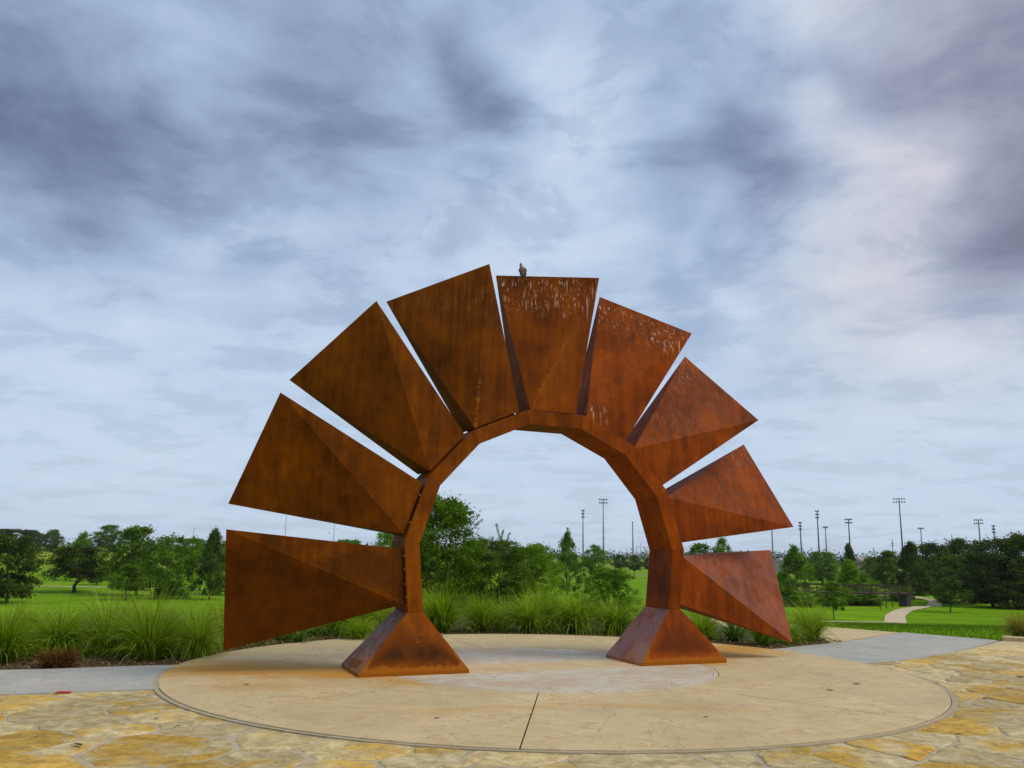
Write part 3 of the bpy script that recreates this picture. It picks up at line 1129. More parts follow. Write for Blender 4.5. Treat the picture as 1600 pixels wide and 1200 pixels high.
def crown(seed, shape, n_clump, n_leaf, leaf, spread, droop=0.0, gap=.0, shoots=14, reach=.16):
    """unit crown: height 1, width 1, base of trunk at 0. returns leaf arrays, trunk mesh builder"""
    rs = np.random.RandomState(seed)
    cl = []
    while len(cl) < n_clump:
        z = rs.uniform(shape['z0'], 1.0)
        h = (z - shape['z0']) / (1 - shape['z0'])
        rmax = shape['prof'](h) * .5
        lob = 1 + .22 * math.sin(3 * 0 + seed) * math.cos(rs.uniform(0, 6))
        th = rs.uniform(0, 2 * math.pi)
        rr = rmax * math.sqrt(rs.uniform(.10, 1)) * (1 + .16 * math.sin(2 * th + seed) + .12 * math.sin(5 * th + seed * 2)) * lob
        p = np.array([rr * math.cos(th), rr * math.sin(th), z])
        cl.append(p)
    cl = np.array(cl)
    C, Nn, S, T = [], [], [], []
    for p in cl:
        m_ = max(8, int(n_leaf * rs.uniform(.5, 1.5)))
        sp = spread * rs.uniform(.6, 1.35)
        q = rs.normal(size=(m_, 3)) * sp * np.array([1.0, 1.0, .62])
        q[:, 2] -= droop * (q[:, 0] ** 2 + q[:, 1] ** 2) / (sp * 2)
        w = p + q
        nn = rs.normal(size=(m_, 3)) * .8 + np.array([0, 0, .7]) + np.array([p[0], p[1], 0]) * 1.2
        nn /= np.linalg.norm(nn, axis=1)[:, None]
        C.append(w)
        Nn.append(nn)
        S.append(leaf * rs.uniform(.55, 1.35, m_))
        T.append(np.clip(rs.normal(.5 + rs.normal(0, .13), .17, m_), 0, 1))
    shoot_paths = []
    for i in range(shoots):
        p = cl[rs.randint(len(cl))]
        if p[2] < .35:
            continue
        d = np.array([p[0] * 1.2, p[1] * 1.2, .38]) + rs.normal(0, .22, 3)
        d /= np.linalg.norm(d)
        L = reach * rs.uniform(.5, 1.3)
        m_ = max(10, int(L / leaf * 5))
        f_ = rs.uniform(.1, 1, m_)
        w = p + d * (L * f_)[:, None] + np.array([0, 0, -1]) * (f_ ** 2 * L * .18)[:, None] + rs.normal(0, leaf * .55, (m_, 3))
        nn = rs.normal(size=(m_, 3)) + np.array([0, 0, .5])
        C.append(w)
        Nn.append(nn / np.linalg.norm(nn, axis=1)[:, None])
        S.append(leaf * rs.uniform(.5, 1.1, m_))
        T.append(np.clip(rs.normal(.62, .15, m_), 0, 1))
        shoot_paths.append((p, p + d * L * .5 - np.array([0, 0, .25 * L * .18]), p + d * L - np.array([0, 0, L * .18])))
    C = np.concatenate(C)
    C[:, 2] = np.maximum(C[:, 2], shape['z0'] * .7)
    # trunk and limbs
    mb = MB()
    tr = shape.get('trunk', .022)
    top = shape.get('top', .86)
    bend = rs.normal(0, .012, (6, 2))
    path = [(bend[i][0] * i, bend[i][1] * i, top * i / 5) for i in range(6)]
    nst = shape.get('stems', 1)
    for s_ in range(nst):
        ang = 2 * math.pi * s_ / nst + seed
        off = .0 if nst == 1 else .035
        pp = [(x + math.cos(ang) * off * (1 + 3.5 * z / top), y + math.sin(ang) * off * (1 + 3.5 * z / top), z) for x, y, z in path]
        mb.tube(pp, [tr * (1.25, 1.0, .8, .6, .4, .15)[i] for i in range(6)], 7)
    for p in cl[rs.permutation(len(cl))[:shape.get('limbs', 22)]]:
        z_at = max(shape['z0'] * .6, p[2] - rs.uniform(.10, .26))
        i = min(4, int(z_at / top * 5)) if z_at < top else 4
        f_ = min(1, z_at / top * 5 - i)
        a = Vector(path[i]).lerp(Vector(path[i + 1]), max(0, f_))
        b = Vector(p)
        mid = a.lerp(b, .5) + Vector((0, 0, -.02))
        r0 = tr * .42 * (1.1 - z_at)
        mb.tube([a, mid, b], [r0, r0 * .65, r0 * .25], 4, cap=False)
    for a, b, c in shoot_paths:
        z_at = min(max(.02, a[2] - .12), top * .99)
        i = min(4, int(z_at / top * 5))
        r0 = Vector(path[i]).lerp(Vector(path[i + 1]), min(1, max(0, z_at / top * 5 - i)))
        mb.tube([r0, Vector(a), Vector(b), Vector(c)], [tr * .2, tr * .13, tr * .09, tr * .04], 4, cap=False)
    return C, np.concatenate(Nn), np.concatenate(S), np.concatenate(T), mb


def round_p(h):
    return max(.05, math.sin(math.pi * min(1, .12 + .80 * h)) ** .65)


def cone_p(h):
    return max(.06, min(1, 4.5 * h + .45) * (1 - h) ** .85 * 1.05)


def oval_p(h):
    return max(.08, math.sin(math.pi * min(.97, .16 + .80 * h)) ** .85)


def flat_p(h):
    return max(.15, math.sin(math.pi * min(.95, .28 + .62 * h)) ** .5)


PROTO = {}


def proto(key, seed, shape, n_clump, n_leaf, leaf, spread, leafmat, bark, aspect=.5, droop=0, shoots=14, reach=.13):
    C, Nn, S, T, mb = crown(seed, shape, n_clump, n_leaf, leaf, spread, droop, 0, shoots, reach)
    me = leaf_mesh('crown', C, Nn, S, T, M[leafmat], aspect)
    tm = bpy.data.meshes.new('trunk')
    tm.from_pydata([tuple(v) for v in mb.v], [], mb.f)
    tm.polygons.foreach_set('use_smooth', [True] * len(tm.polygons))
    tm.materials.append(M[bark])
    PROTO[key] = (me, tm)


S_round = dict(z0=.12, prof=round_p, limbs=26)
S_oval = dict(z0=.11, prof=oval_p, limbs=26)
S_cone = dict(z0=.10, prof=cone_p, limbs=30, top=.96, trunk=.018)
S_flat = dict(z0=.34, prof=flat_p, limbs=24, top=.75, trunk=.026)
S_shrub = dict(z0=.03, prof=round_p, limbs=30, stems=5, trunk=.010, top=.8)
S_young = dict(z0=.30, prof=oval_p, limbs=24, trunk=.017, top=.9)
for i, (lm, sd) in enumerate((('leaf_dark', 3), ('leaf_mid', 4), ('leaf_bright', 5), ('leaf_olive', 6))):
    sfx = lm[5:]
    proto('round_' + sfx, 10 + sd, S_round, 130, 120, .0190, .050, lm, 'bark', .6)
    proto('oval_' + sfx, 20 + sd, S_oval, 120, 120, .0190, .048, lm, 'bark', .6)
    proto('cone_' + sfx, 30 + sd, S_cone, 130, 110, .0180, .040, lm, 'bark', .45, .25)
    proto('flat_' + sfx, 40 + sd, S_flat, 110, 120, .0190, .050, lm, 'bark', .6)
    proto('shrub_' + sfx, 50 + sd, S_shrub, 150, 110, .0180, .048, lm, 'pale_bark', .5)
proto('young_mid', 61, S_young, 85, 80, .024, .050, 'leaf_mid', 'bark')
proto('young_dark', 62, S_young, 85, 80, .024, .050, 'leaf_dark', 'bark')
proto('young_bright', 63, S_young, 85, 80, .024, .050, 'leaf_bright', 'bark')
# the big loose shrub tree behind the arch, finer leaves, long shoots
def wild_p(h):
    return max(.40, (1 - h) ** .30 * (1 if h > .12 else .8))


proto('wild', 71, dict(z0=.05, prof=wild_p, limbs=46, stems=4, trunk=.009, top=.88), 430, 100, .0115, .036, 'leaf_mid', 'pale_bark', .5, 0, 120, .20)
proto('wild_olive', 72, dict(z0=.05, prof=round_p, limbs=60, stems=5, trunk=.008, top=.85), 280, 110, .0120, .036, 'leaf_olive', 'pale_bark', .45, 0, 60, .24)
proto('bush', 74, dict(z0=.02, prof=round_p, limbs=30, stems=4, trunk=.012, top=.8), 200, 120, .0170, .045, 'leaf_mid', 'bark', .6)
proto('cedar', 73, dict(z0=.04, prof=round_p, limbs=40, stems=3, trunk=.010, top=.85), 260, 130, .0140, .034, 'leaf_bright', 'bark', .25, .1)


def plant(key, name, label, cat, px, base_y=None, top_y=800, w_px=60, Y=None, group=None, rz=None, at_xy=None):
    """stand a tree on the ground where the photograph shows its foot, sized from its height there"""
    if Y is None:
        x, y = hit(px, base_y)
    else:
        y = Y
        x = at(px, 900, Y).x
    z = ground_z(x, y) - .03
    top = at(px, top_y, y).z
    h = top - z
    w = w_px / F_PX * y / math.cos(PITCH) * 1.0
    cm, tm = PROTO[key]
    e = empty(name, (x, y, z), rnd.uniform(0, 6.28) if rz is None else rz, (w, w, h))
    tag(e, label, cat, group)
    link('trunk', tm, None, e)
    link('crown', cm, None, e)
    return e


TREES = [
    # left
    ('round_dark', 'broadleaf_tree', 'dark leafy tree cut by the left edge of the picture, on the lawn', 10, 942, 840, 92),
    ('flat_dark', 'broadleaf_tree', 'dark spreading tree with a clear leaning trunk on the left lawn', 116, 926, 856, 92),
    ('oval_bright', 'broadleaf_tree', 'pale slender tree rising behind the dark spreading tree on the left', 122, 908, 834, 38),
    ('round_mid', 'broadleaf_tree', 'tall dark green tree behind the small forked tree on the left lawn', 212, 931, 827, 84),
    ('young_mid', 'young_tree', 'small forked tree in front of the tall dark green tree on the left lawn', 197, 938, 884, 62),
    ('shrub_bright', 'broadleaf_tree', 'bright green drooping tree between the tall tree and the dark pointed tree', 268, 936, 842, 82),
    ('cone_dark', 'conifer_tree', 'dark narrow pointed tree just left of the lowest left panel', 327, 937, 828, 58),
    ('oval_bright', 'broadleaf_tree', 'yellow green tree half hidden behind the lowest left panel', 352, 930, 846, 62),
    ('round_mid', 'broadleaf_tree', 'dark round tree on the skyline above the left lawn', 172, 862, 822, 52),
    ('round_dark', 'broadleaf_tree', 'dense dark tree at the left picture edge on the skyline', 18, 862, 828, 80),
    ('oval_mid', 'broadleaf_tree', 'small round tree on the skyline left of the grassy bank', 80, 860, 829, 36),
    ('oval_dark', 'broadleaf_tree', 'dark narrow tree in the skyline row above the grassy bank', 50, 860, 830, 34),
    ('round_olive', 'broadleaf_tree', 'low dull tree behind the trunk of the spreading left tree', 150, 914, 876, 40),
    ('round_mid', 'broadleaf_tree', 'distant tree on the skyline right of the bright drooping tree', 300, 884, 843, 60),
    # seen between the left panels
    ('round_mid', 'broadleaf_tree', 'tree top showing in the gap between the two lowest left panels', 545, 905, 846, 70),
    ('round_bright', 'broadleaf_tree', 'tree top next to the left leg in the gap between panels', 606, 915, 834, 56),
    # through the arch
    ('cone_mid', 'broadleaf_tree', 'speckled pointed tree in the middle of the arch opening', 886, 930, 834, 58),
    ('oval_bright', 'broadleaf_tree', 'light green tree right of the speckled pointed tree in the arch', 930, 902, 853, 40),
    ('young_dark', 'young_tree', 'small round lawn tree, left of the pair far off in the arch', 969, 895, 868, 28),
    ('young_dark', 'young_tree', 'small round lawn tree, right of the pair far off in the arch', 991, 899, 869, 28),
    ('young_dark', 'young_tree', 'small lawn tree touching the right leg far off in the arch', 1014, 896, 872, 22),
    ('oval_mid', 'broadleaf_tree', 'tree behind the shrub mass in the middle of the arch', 838, 905, 852, 44),
    # seen between the right panels
    ('round_mid', 'broadleaf_tree', 'tree top showing in the gap between the two lowest right panels', 1098, 915, 852, 62),
    ('young_bright', 'young_tree', 'thin pale tree top at the right end of the lowest right panel gap', 1129, 915, 844, 30),
    # right; the grove's dark leaf colour also paints in the vignette
    ('cone_bright', 'conifer_tree', 'bright feathery tree right beside the lowest right panel', 1245, 938, 854, 72),
    ('young_mid', 'young_tree', 'small leafy tree peeping out behind the lowest right panel edge', 1226, 948, 896, 34),
    ('cone_bright', 'conifer_tree', 'bright feathery tree standing before the footbridge', 1331, 945, 876, 74),
    ('young_mid', 'young_tree', 'small forked tree beside the stair rail of the footbridge', 1351, 943, 898, 46),
    ('young_mid', 'young_tree', 'slim sapling alone on the near right lawn', 1303, 968, 911, 46),
    ('cone_dark', 'conifer_tree', 'dark pointed tree top behind the feathery tree before the bridge', 1329, 912, 850, 34),
    ('round_mid', 'broadleaf_tree', 'dark green tree behind the left end of the footbridge', 1286, 912, 864, 58),
    ('oval_olive', 'broadleaf_tree', 'dull tree between the pointed tree top and the dark grove', 1366, 916, 872, 48),
    ('oval_mid', 'broadleaf_tree', 'tree over the right end of the footbridge', 1393, 924, 864, 60),
    ('cone_dark', 'conifer_tree', 'tall dark pointed tree where the path meets the footbridge', 1428, 936, 848, 72),
    ('round_dark', 'broadleaf_tree', 'dark tree behind the bend of the winding path', 1462, 930, 852, 66),
    ('oval_dark', 'broadleaf_tree', 'dark open tree top left of the tall grove on the right', 1504, 926, 846, 74),
    ('young_dark', 'young_tree', 'dark sapling on the lawn right of the winding path', 1485, 957, 906, 52),
    ('flat_dark', 'broadleaf_tree', 'dark tree with bent twin trunk in the right grove', 1520, 944, 872, 100),
    ('round_dark', 'broadleaf_tree', 'broad dark tree with a low fork in the right grove', 1552, 949, 866, 105),
    ('round_dark', 'broadleaf_tree', 'highest dark tree of the right grove', 1560, 930, 846, 110),
    ('oval_dark', 'broadleaf_tree', 'dark tree cut by the right edge of the picture', 1602, 950, 840, 90),
    ('oval_dark', 'broadleaf_tree', 'low dark tree at the left of the right grove, behind the path', 1455, 930, 884, 56),
    ('shrub_bright', 'shrub', 'low bright weeds beside the creek under the left end of the bridge', 1250, 948, 926, 60),
    ('shrub_dark', 'shrub', 'dark weeds in the creek under the middle of the footbridge', 1300, 940, 918, 50),
    ('shrub_mid', 'shrub', 'leafy bush hiding the right abutment of the footbridge', 1404, 938, 918, 44),
    ('shrub_mid', 'shrub', 'low green weeds in front of the right half of the footbridge', 1352, 944, 926, 56),
    ('shrub_dark', 'shrub', 'low dark bush at the foot of the right grove', 1588, 952, 906, 70),
]
for (k, nm, lb, px, by, ty, w) in TREES:
    plant(k, nm, lb, 'tree' if nm != 'shrub' else 'bush', px, by, ty, w, group='park trees')
plant('wild', 'shrub', 'big loose shrub tree with long shoots beside the left leg of the arch', 'tree', 684, None, 784, 180, Y=31, group='shrubs behind the planting bed', rz=1.0)
plant('wild_olive', 'shrub', 'twiggy olive shrub between the loose shrub tree and the soft bush', 'bush', 768, None, 846, 150, Y=33, group='shrubs behind the planting bed')
plant('cedar', 'shrub', 'soft bright green bush in the middle of the arch opening', 'bush', 826, None, 854, 108, Y=33, group='shrubs behind the planting bed')
plant('bush', 'shrub', 'low round bright bush alone on the lawn in the right of the arch', 'bush', 951, None, 891, 74, Y=50, group='shrubs behind the planting bed')
plant('wild_olive', 'shrub', 'shrub mostly hidden behind the left leg of the arch', 'bush', 640, None, 850, 110, Y=33, group='shrubs behind the planting bed')

# far woodland on the horizon: one mass
rs = np.random.RandomState(9)
C, Nn, S, T = [], [], [], []
for i in range(520):
    ang = rs.uniform(-.62, .62)
    dist = rs.uniform(520, 1100)
    x, y = math.sin(ang) * dist, math.cos(ang) * dist
    h = rs.uniform(4.5, 10.5) * (1.15 if ang > .1 else 1.0)
    z = ground_z(x, y)
    m_ = 90
    q = rs.normal(size=(m_, 3)) * np.array([h * .55, h * .35, h * .26]) + np.array([x, y, z + h * .52])
    C.append(q)
    nn = rs.normal(size=(m_, 3)) + np.array([0, -.3, .6])
    Nn.append(nn / np.linalg.norm(nn, axis=1)[:, None])
    S.append(rs.uniform(.4, .9, m_))
    T.append(np.clip(rs.normal(.5, .22, m_), 0, 1))
fw = leaf_mesh('woodland', np.concatenate(C), np.concatenate(Nn), np.concatenate(S), np.concatenate(T), M['leaf_far'], .7)
tag(link('far_woodland', fw), 'thin line of far woodland along the horizon', 'woodland', kind='stuff')

# ------------------------------------------------------------------ ornamental grasses
def tuft(name, seed, n, hgt, spread, width, mat, bend=1.0, plume=0.0, base_r=.10):
    rs = np.random.RandomState(seed)
    V, Fc, T = [], [], []
    for i in range(n):
        th = rs.uniform(0, 2 * math.pi)
        lean = (abs(rs.normal(0, 1)) * .50 + .10) * bend
        L = hgt * rs.uniform(.62, 1.16)
        if rs.rand() < plume:
            L *= 1.25
            lean *= .5
        r0 = base_r * math.sqrt(rs.rand())
        th0 = th + rs.normal(0, .6)
        p = np.array([math.cos(th0) * r0, math.sin(th0) * r0, 0.0])
        d = np.array([math.cos(th) - .30, math.sin(th), 0])
        d /= np.linalg.norm(d) + 1e-6
        side = np.array([-d[1], d[0], 0]) + rs.normal(0, .5, 3)
        side /= np.linalg.norm(side)
        seg = 6
        ang = lean * .75
        w = width * rs.uniform(.7, 1.3)
        base = len(V)
        curl = rs.uniform(.6, 1.5) * spread
        for s in range(seg + 1):
            f = s / seg
            ww = w * (1 - f ** 1.8) * (.6 + .8 * min(1, f * 4)) * .5 + .0006
            V.append(p - side * ww)
            V.append(p + side * ww)
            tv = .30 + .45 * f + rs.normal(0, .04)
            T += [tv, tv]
            ang = min(2.75, lean * .75 + curl * (lean + .25) * 1.7 * f ** 1.6)
            p = p + (d * math.sin(ang) + np.array([0, 0, math.cos(ang)])) * (L / seg)
            p[2] = max(p[2], .01)
        tb = rs.normal(0, .16) + (.45 if rs.rand() < .05 else 0)
        for q in range(base, len(V)):
            T[q] = min(1, max(0, T[q] + tb))
        for s in range(seg):
            a = base + 2 * s
            Fc.append((a, a + 1, a + 3, a + 2))
    me = bpy.data.meshes.new(name)
    me.from_pydata([tuple(v) for v in V], [], Fc)
    at_ = me.attributes.new('tone', 'FLOAT', 'POINT')
    at_.data.foreach_set('value', T)
    me.materials.append(M[mat])
    return me


TUFT = [tuft('blades', 100 + i, 900, 1.06, 1.0 + .15 * i, .0095, 'grass', .95 + .08 * i, .06, .13) for i in range(5)]
TUFT_LOW = [tuft('blades', 120 + i, 700, .80, 1.35, .0085, 'grass', 1.25, .02, .12) for i in range(3)]
TUFT_DRY = tuft('blades', 130, 900, .36, .9, .010, 'grass_dry', 1.3, 0, .18)
TUFT_GOLD = tuft('blades', 131, 560, .75, 1.1, .009, 'grass_gold', 1.0, .1, .16)
TUFT_STRAP = tuft('leaves', 132, 130, .92, 1.5, .026, 'strap', 1.35, 0, .10)
# near row, named one by one; (px, py of the foot, mesh, scale, label)
grnd = random.Random(4)
SPEC = [
    (90, 1041, TUFT_DRY, 1.0, 'low reddish dried grass clump among the green clumps at the left'),
    (232, 1030, TUFT[0], .98, 'full green grass clump nearest the left walk, in front of the bed'),
    (2, 1034, TUFT[1], .95, 'green grass clump at the left edge of the picture, beside the walk'),
    (166, 1022, TUFT[2], 1.0, 'green grass clump right of the reddish dried clump'),
    (345, 1008, TUFT[3], .95, 'dark grass clump against the outer edge of the lowest left panel'),
    (298, 1016, TUFT[4], .90, 'grass clump left of the lowest left panel, by the mulch'),
    (690, 988, TUFT[0], 1.0, 'bright grass clump touching the left leg inside the arch'),
    (752, 986, TUFT[1], 1.0, 'bright grass clump second from the left leg inside the arch'),
    (828, 987, TUFT[2], 1.02, 'bright grass clump in the middle of the arch opening'),
    (898, 988, TUFT[3], 1.02, 'bright grass clump right of the middle inside the arch'),
    (960, 989, TUFT[4], .95, 'grass clump behind the right base inside the arch'),
    (1148, 1000, TUFT_STRAP, .95, 'broad strap leaved clump curling under the lowest right panel'),
    (1268, 1000, TUFT[1], .84, 'dark grass clump right of the lowest right panel tip'),
    (1232, 1004, TUFT_LOW[0], .9, 'low grass clump behind the tip of the lowest right panel'),
    (1100, 1000, TUFT_LOW[1], .95, 'low grass clump right of the right base'),
    (560, 999, TUFT_LOW[2], .75, 'low grass clump under the lowest left panel near the base'),
    (468, 1004, TUFT_STRAP, .55, 'short strap leaved plant under the lowest left panel'),
]
spots = []


def clump(x, y, me, s, label, group, name='grass_clump'):
    o = empty(name, (x, y, -.015), grnd.uniform(-1.3, 1.3), (s * grnd.uniform(.88, 1.15), s * grnd.uniform(.88, 1.15), s * grnd.uniform(.86, 1.12)))
    tag(o, label, 'grass clump', group)
    link('blades' if me is not TUFT_STRAP else 'leaves', me, None, o)
    spots.append(Vector((x, y)))


for (px, py, me, s, lb) in SPEC:
    r_ = ray(px, py)
    t_ = -CAM_H / r_.z
    clump(r_.x * t_, r_.y * t_, me, s * .86, lb, 'ornamental grasses in the bed')
tries = 0
made = 0
while tries < 5000 and made < 150:
    tries += 1
    x, y = grnd.uniform(-14, 6.0), grnd.uniform(10, 22.5)
    fy = max(far_y(x), (DC.y + math.sqrt(max(0, DR ** 2 - (x - DC.x) ** 2))) if abs(x - DC.x) < DR else 0)
    if y < fy + .55 or y > fy + (3.0 if x < -4 else (1.35 if -1.4 < x < 2.9 else 2.0)) or x > 5.4 and y > 19 or abs(x) > .66 * y + .8:
        continue
    p = Vector((x, y))
    if (p - spots[0]).length < 1.15 or any((p - q).length < .60 for q in spots):
        continue
    left = x < -4.2
    depth = y - fy
    me = grnd.choice(TUFT) if (x > -2 or depth > .8) else grnd.choice(TUFT_LOW + TUFT[:2])
    row = 'front' if depth < 1.3 else ('middle' if depth < 2.2 else 'back')
    where = 'left of the sculpture' if left else ('behind the left panels' if x < -1.4 else ('seen through the arch' if x < 2.0 else 'behind the right panels'))
    lb = 'green grass clump in the %s row of the bed %s' % (row, where)
    clump(x, y, me, grnd.uniform(.66, .86), lb, '%s row of grasses %s' % (row, where))
    made += 1
# golden grass at the far right edge
for q, (px, py, s, lb) in enumerate(((1592, 1000, .9, 'golden grass clump at the right edge of the picture, behind the stone kerb'),)):
    r_ = ray(px, py)
    t_ = -CAM_H / r_.z
    clump(r_.x * t_ + .35, r_.y * t_ + .4, TUFT_GOLD, s, lb, 'golden grass')
    # cut stone kerb in front of it
    mb = MB()
    kx, ky = r_.x * t_, r_.y * t_ - .35
    mb.box((0, 0, .0), (.62, .30, .16))
    kb = mb.build('stone_kerb', M['tan_walk'], None, loc=(kx - .12, ky + .12, 0))
    kb.rotation_euler = (0, 0, R(-28))
    bevel(kb, .02, 2)
    tag(kb, 'short pale cut stone kerb block at the right end of the grey walk', 'kerb')

# wood chips on the bed
rs = np.random.RandomState(31)
C, Nn, S, T = [], [], [], []
while len(C) < 9000:
    x, y = rs.uniform(-13, 6.6), rs.uniform(10, 22)
    fy = max(far_y(x), (DC.y + math.sqrt(max(0, DR ** 2 - (x - DC.x) ** 2))) if abs(x - DC.x) < DR else 0)
    if y < fy + .03 or y > fy + 3.2 * rs.rand():
        continue
    C.append((x, y, -.004 + .015 * rs.rand()))
    v = rs.normal(size=3) * .35 + np.array([0, 0, 1])
    Nn.append(v / np.linalg.norm(v))
    S.append(rs.uniform(.015, .05))
    T.append(rs.rand())
tag(link('wood_chips', leaf_mesh('chips', C, Nn, S, T, M['chip'], .28)), 'brown wood chip mulch scattered under the grasses', 'mulch', kind='stuff')

# turf blades along the near lawn
def in_poly(x, y, poly):
    c = False
    j = len(poly) - 1
    for i in range(len(poly)):
        if (poly[i][1] > y) != (poly[j][1] > y) and x < (poly[j][0] - poly[i][0]) * (y - poly[i][1]) / (poly[j][1] - poly[i][1]) + poly[i][0]:
            c = not c
        j = i
    return c


LAWN_R = [(7.6, 21.3), (8.95, 19.86), (10.25, 18.3), (12.5, 17.3), (20, 22), (24, 32), (6, 32), (4.6, 24.5)]
V, Fc, T = [], [], []
cnt = 0
while cnt < 26000:
    y = 17.2 + 14 * rs.rand() ** 1.7
    x = rs.uniform(4, 20)
    if not in_poly(x, y, LAWN_R):
        continue
    z = ground_z(x, y) + .0
    h = rs.uniform(.05, .12)
    th = rs.uniform(0, 6.28)
    dx_, dy_ = math.cos(th) * .006, math.sin(th) * .006
    lx, ly = rs.normal(0, .03, 2)
    b0 = len(V)
    V += [(x - dx_, y - dy_, z), (x + dx_, y + dy_, z), (x + lx, y + ly, z + h)]
    Fc.append((b0, b0 + 1, b0 + 2))
    tv = min(1, max(0, rs.normal(.5, .25)))
    T += [tv] * 3
    cnt += 1
tf = mesh_obj('turf_blades', V, Fc, M['turf'])
fattr(tf, 'tone', T)
tag(tf, 'short mown turf along the edge of the right lawn', 'grass', kind='stuff')

# ------------------------------------------------------------------ park path and footbridge
def ribbon(name, pts, width, mat, lift=.03, kind='structure'):
    c = catmull([hit(*p) for p in pts], 8)
    V, Fc = [], []
    for i, p in enumerate(c):
        d = (c[min(i + 1, len(c) - 1)] - c[max(i - 1, 0)]).normalized()
        n = Vector((-d.y, d.x))
        for s in (-1, 1):
            q = p + n * (width / 2 * s)
            V.append((q.x, q.y, ground_z(q.x, q.y) + lift))
    for i in range(len(c) - 1):
        Fc.append((2 * i, 2 * i + 1, 2 * i + 3, 2 * i + 2))
    o = mesh_obj(name, V, Fc, mat)
    recalc(o)
    tag(o, kind=kind)
    return c


ribbon('path', [(1399, 974.5), (1399, 968), (1400, 962), (1414, 954), (1440, 948.5), (1462, 943.5), (1458, 938.5), (1440, 935), (1412, 931.5), (1385, 929)], 1.7, M['far_walk'], .05)
ribbon('path', [(1270, 971.5), (1330, 972.8), (1399, 973.6)], .9, M['far_walk'], .06)
ribbon('path', [(30, 916), (100, 917), (180, 918.5), (330, 922)], 1.6, M['far_walk'], .05)
ribbon('path', [(940, 899.5), (1000, 900.5), (1060, 901)], 1.8, M['far_walk'], .05)

# footbridge: deck, two trusses with posts and diagonals, abutments
bx0, by0 = hit(1228, 928)
bx1, by1 = hit(1420, 934)
by0 = by1 = 104.0
bx0, bx1 = at(1228, 920, 104).x, at(1418, 925, 104).x
gz = ground_z(bx1 + 4, 104)
bridge = empty('footbridge', ((bx0 + bx1) / 2, 104, gz + 1.45), 0)
tag(bridge, 'brown steel truss footbridge over the creek at the right', 'bridge')
L = bx1 - bx0
mb = MB()
mb.box((0, 0, 0), (L, 2.4, .20))
mb.build('deck', M['brown_steel'], bridge)
for s in (-1, 1):
    r_ = MB()
    r_.box((0, s * 1.22, .92), (L, .09, .10))
    r_.box((0, s * 1.22, .52), (L, .05, .05))
    rail = r_.build('railing', M['brown_steel'], bridge)
    nb = 9
    for i in range(nb + 1):
        x = -L / 2 + L * i / nb
        MB().box((x, s * 1.22, .49), (.08, .08, .95)).build('post', M['brown_steel'], rail)
        if i < nb:
            x2 = -L / 2 + L * (i + 1) / nb
            a, b = ((x, s * 1.22, .1), (x2, s * 1.22, .88))
            if i % 2:
                a, b = (x, s * 1.22, .88), (x2, s * 1.22, .1)
            MB().tube([a, b], .035, 5).build('brace', M['brown_steel'], rail)
for s in (-1, 1):
    MB().box((s * (L / 2 - .4), 0, -1.15), (.5, 2.2, 2.05)).build('abutment', M['culvert'], bridge)
# stair rail running down from the bridge end
mb = MB()
c0, c1 = at(1393, 922, 98), at(1374, 936, 92)
mb.tube([c0, c1], .06, 6)
rail = mb.build('handrail', M['brown_steel'])
for f in (0.02, .5, .98):
    p = c0.lerp(c1, f)
    MB().tube([(p.x, p.y, ground_z(p.x, p.y)), p], .055, 6).build('post', M['brown_steel'], rail)
tag(rail, 'sloping brown handrail on posts near the right end of the footbridge', 'handrail')

# ------------------------------------------------------------------ floodlight masts and poles
def mast(px, top_y, dist, rows, per, wide, label, side=False, dark=False, height_px=None):
    p = at(px, top_y, dist)
    z0 = ground_z(p.x, p.y)
    base = at(px, 866, dist)
    e = empty('floodlight_mast', (p.x, p.y, z0), math.atan2(p.y, p.x) - math.pi / 2)
    tag(e, label, 'light mast', 'sports field floodlights')
    H_ = p.z - z0
    u = dist / F_PX                       # metres per photo pixel there
    steel = M['dark_steel'] if dark else M['steel']
    MB().tube([(0, 0, 0), (0, 0, H_ * .5), (0, 0, H_)], [u * 1.35, u * 1.05, u * .7], 8).build('mast', steel, e, True)
    arm = None
    for r_ in range(rows):
        z = H_ - r_ * u * 5.0
        w = wide * u
        if side:
            ar = MB().box((0, 0, z), (u * .5, w, u * .5)).build('crossarm', steel, e)
        else:
            ar = MB().box((0, 0, z), (w, u * .5, u * .5)).build('crossarm', steel, e)
        for i in range(per):
            t_ = (i / (per - 1) - .5) * w if per > 1 else 0
            mbl = MB()
            c = (0, t_, z - u * .3) if side else (t_, 0, z - u * .3)
            # shallow reflector dish tipped towards the field
            V, Fc = tube([(c[0], c[1] + u * .6, c[2] + u * 1.0), (c[0], c[1], c[2] + u * .2), (c[0], c[1] - u * 1.0, c[2] - u * .7)],
                         [u * .35, u * .9, u * 1.15], 8)
            mbl.add((V, Fc))
            mbl.build('floodlight', M['lamp'], ar, True)
    return e


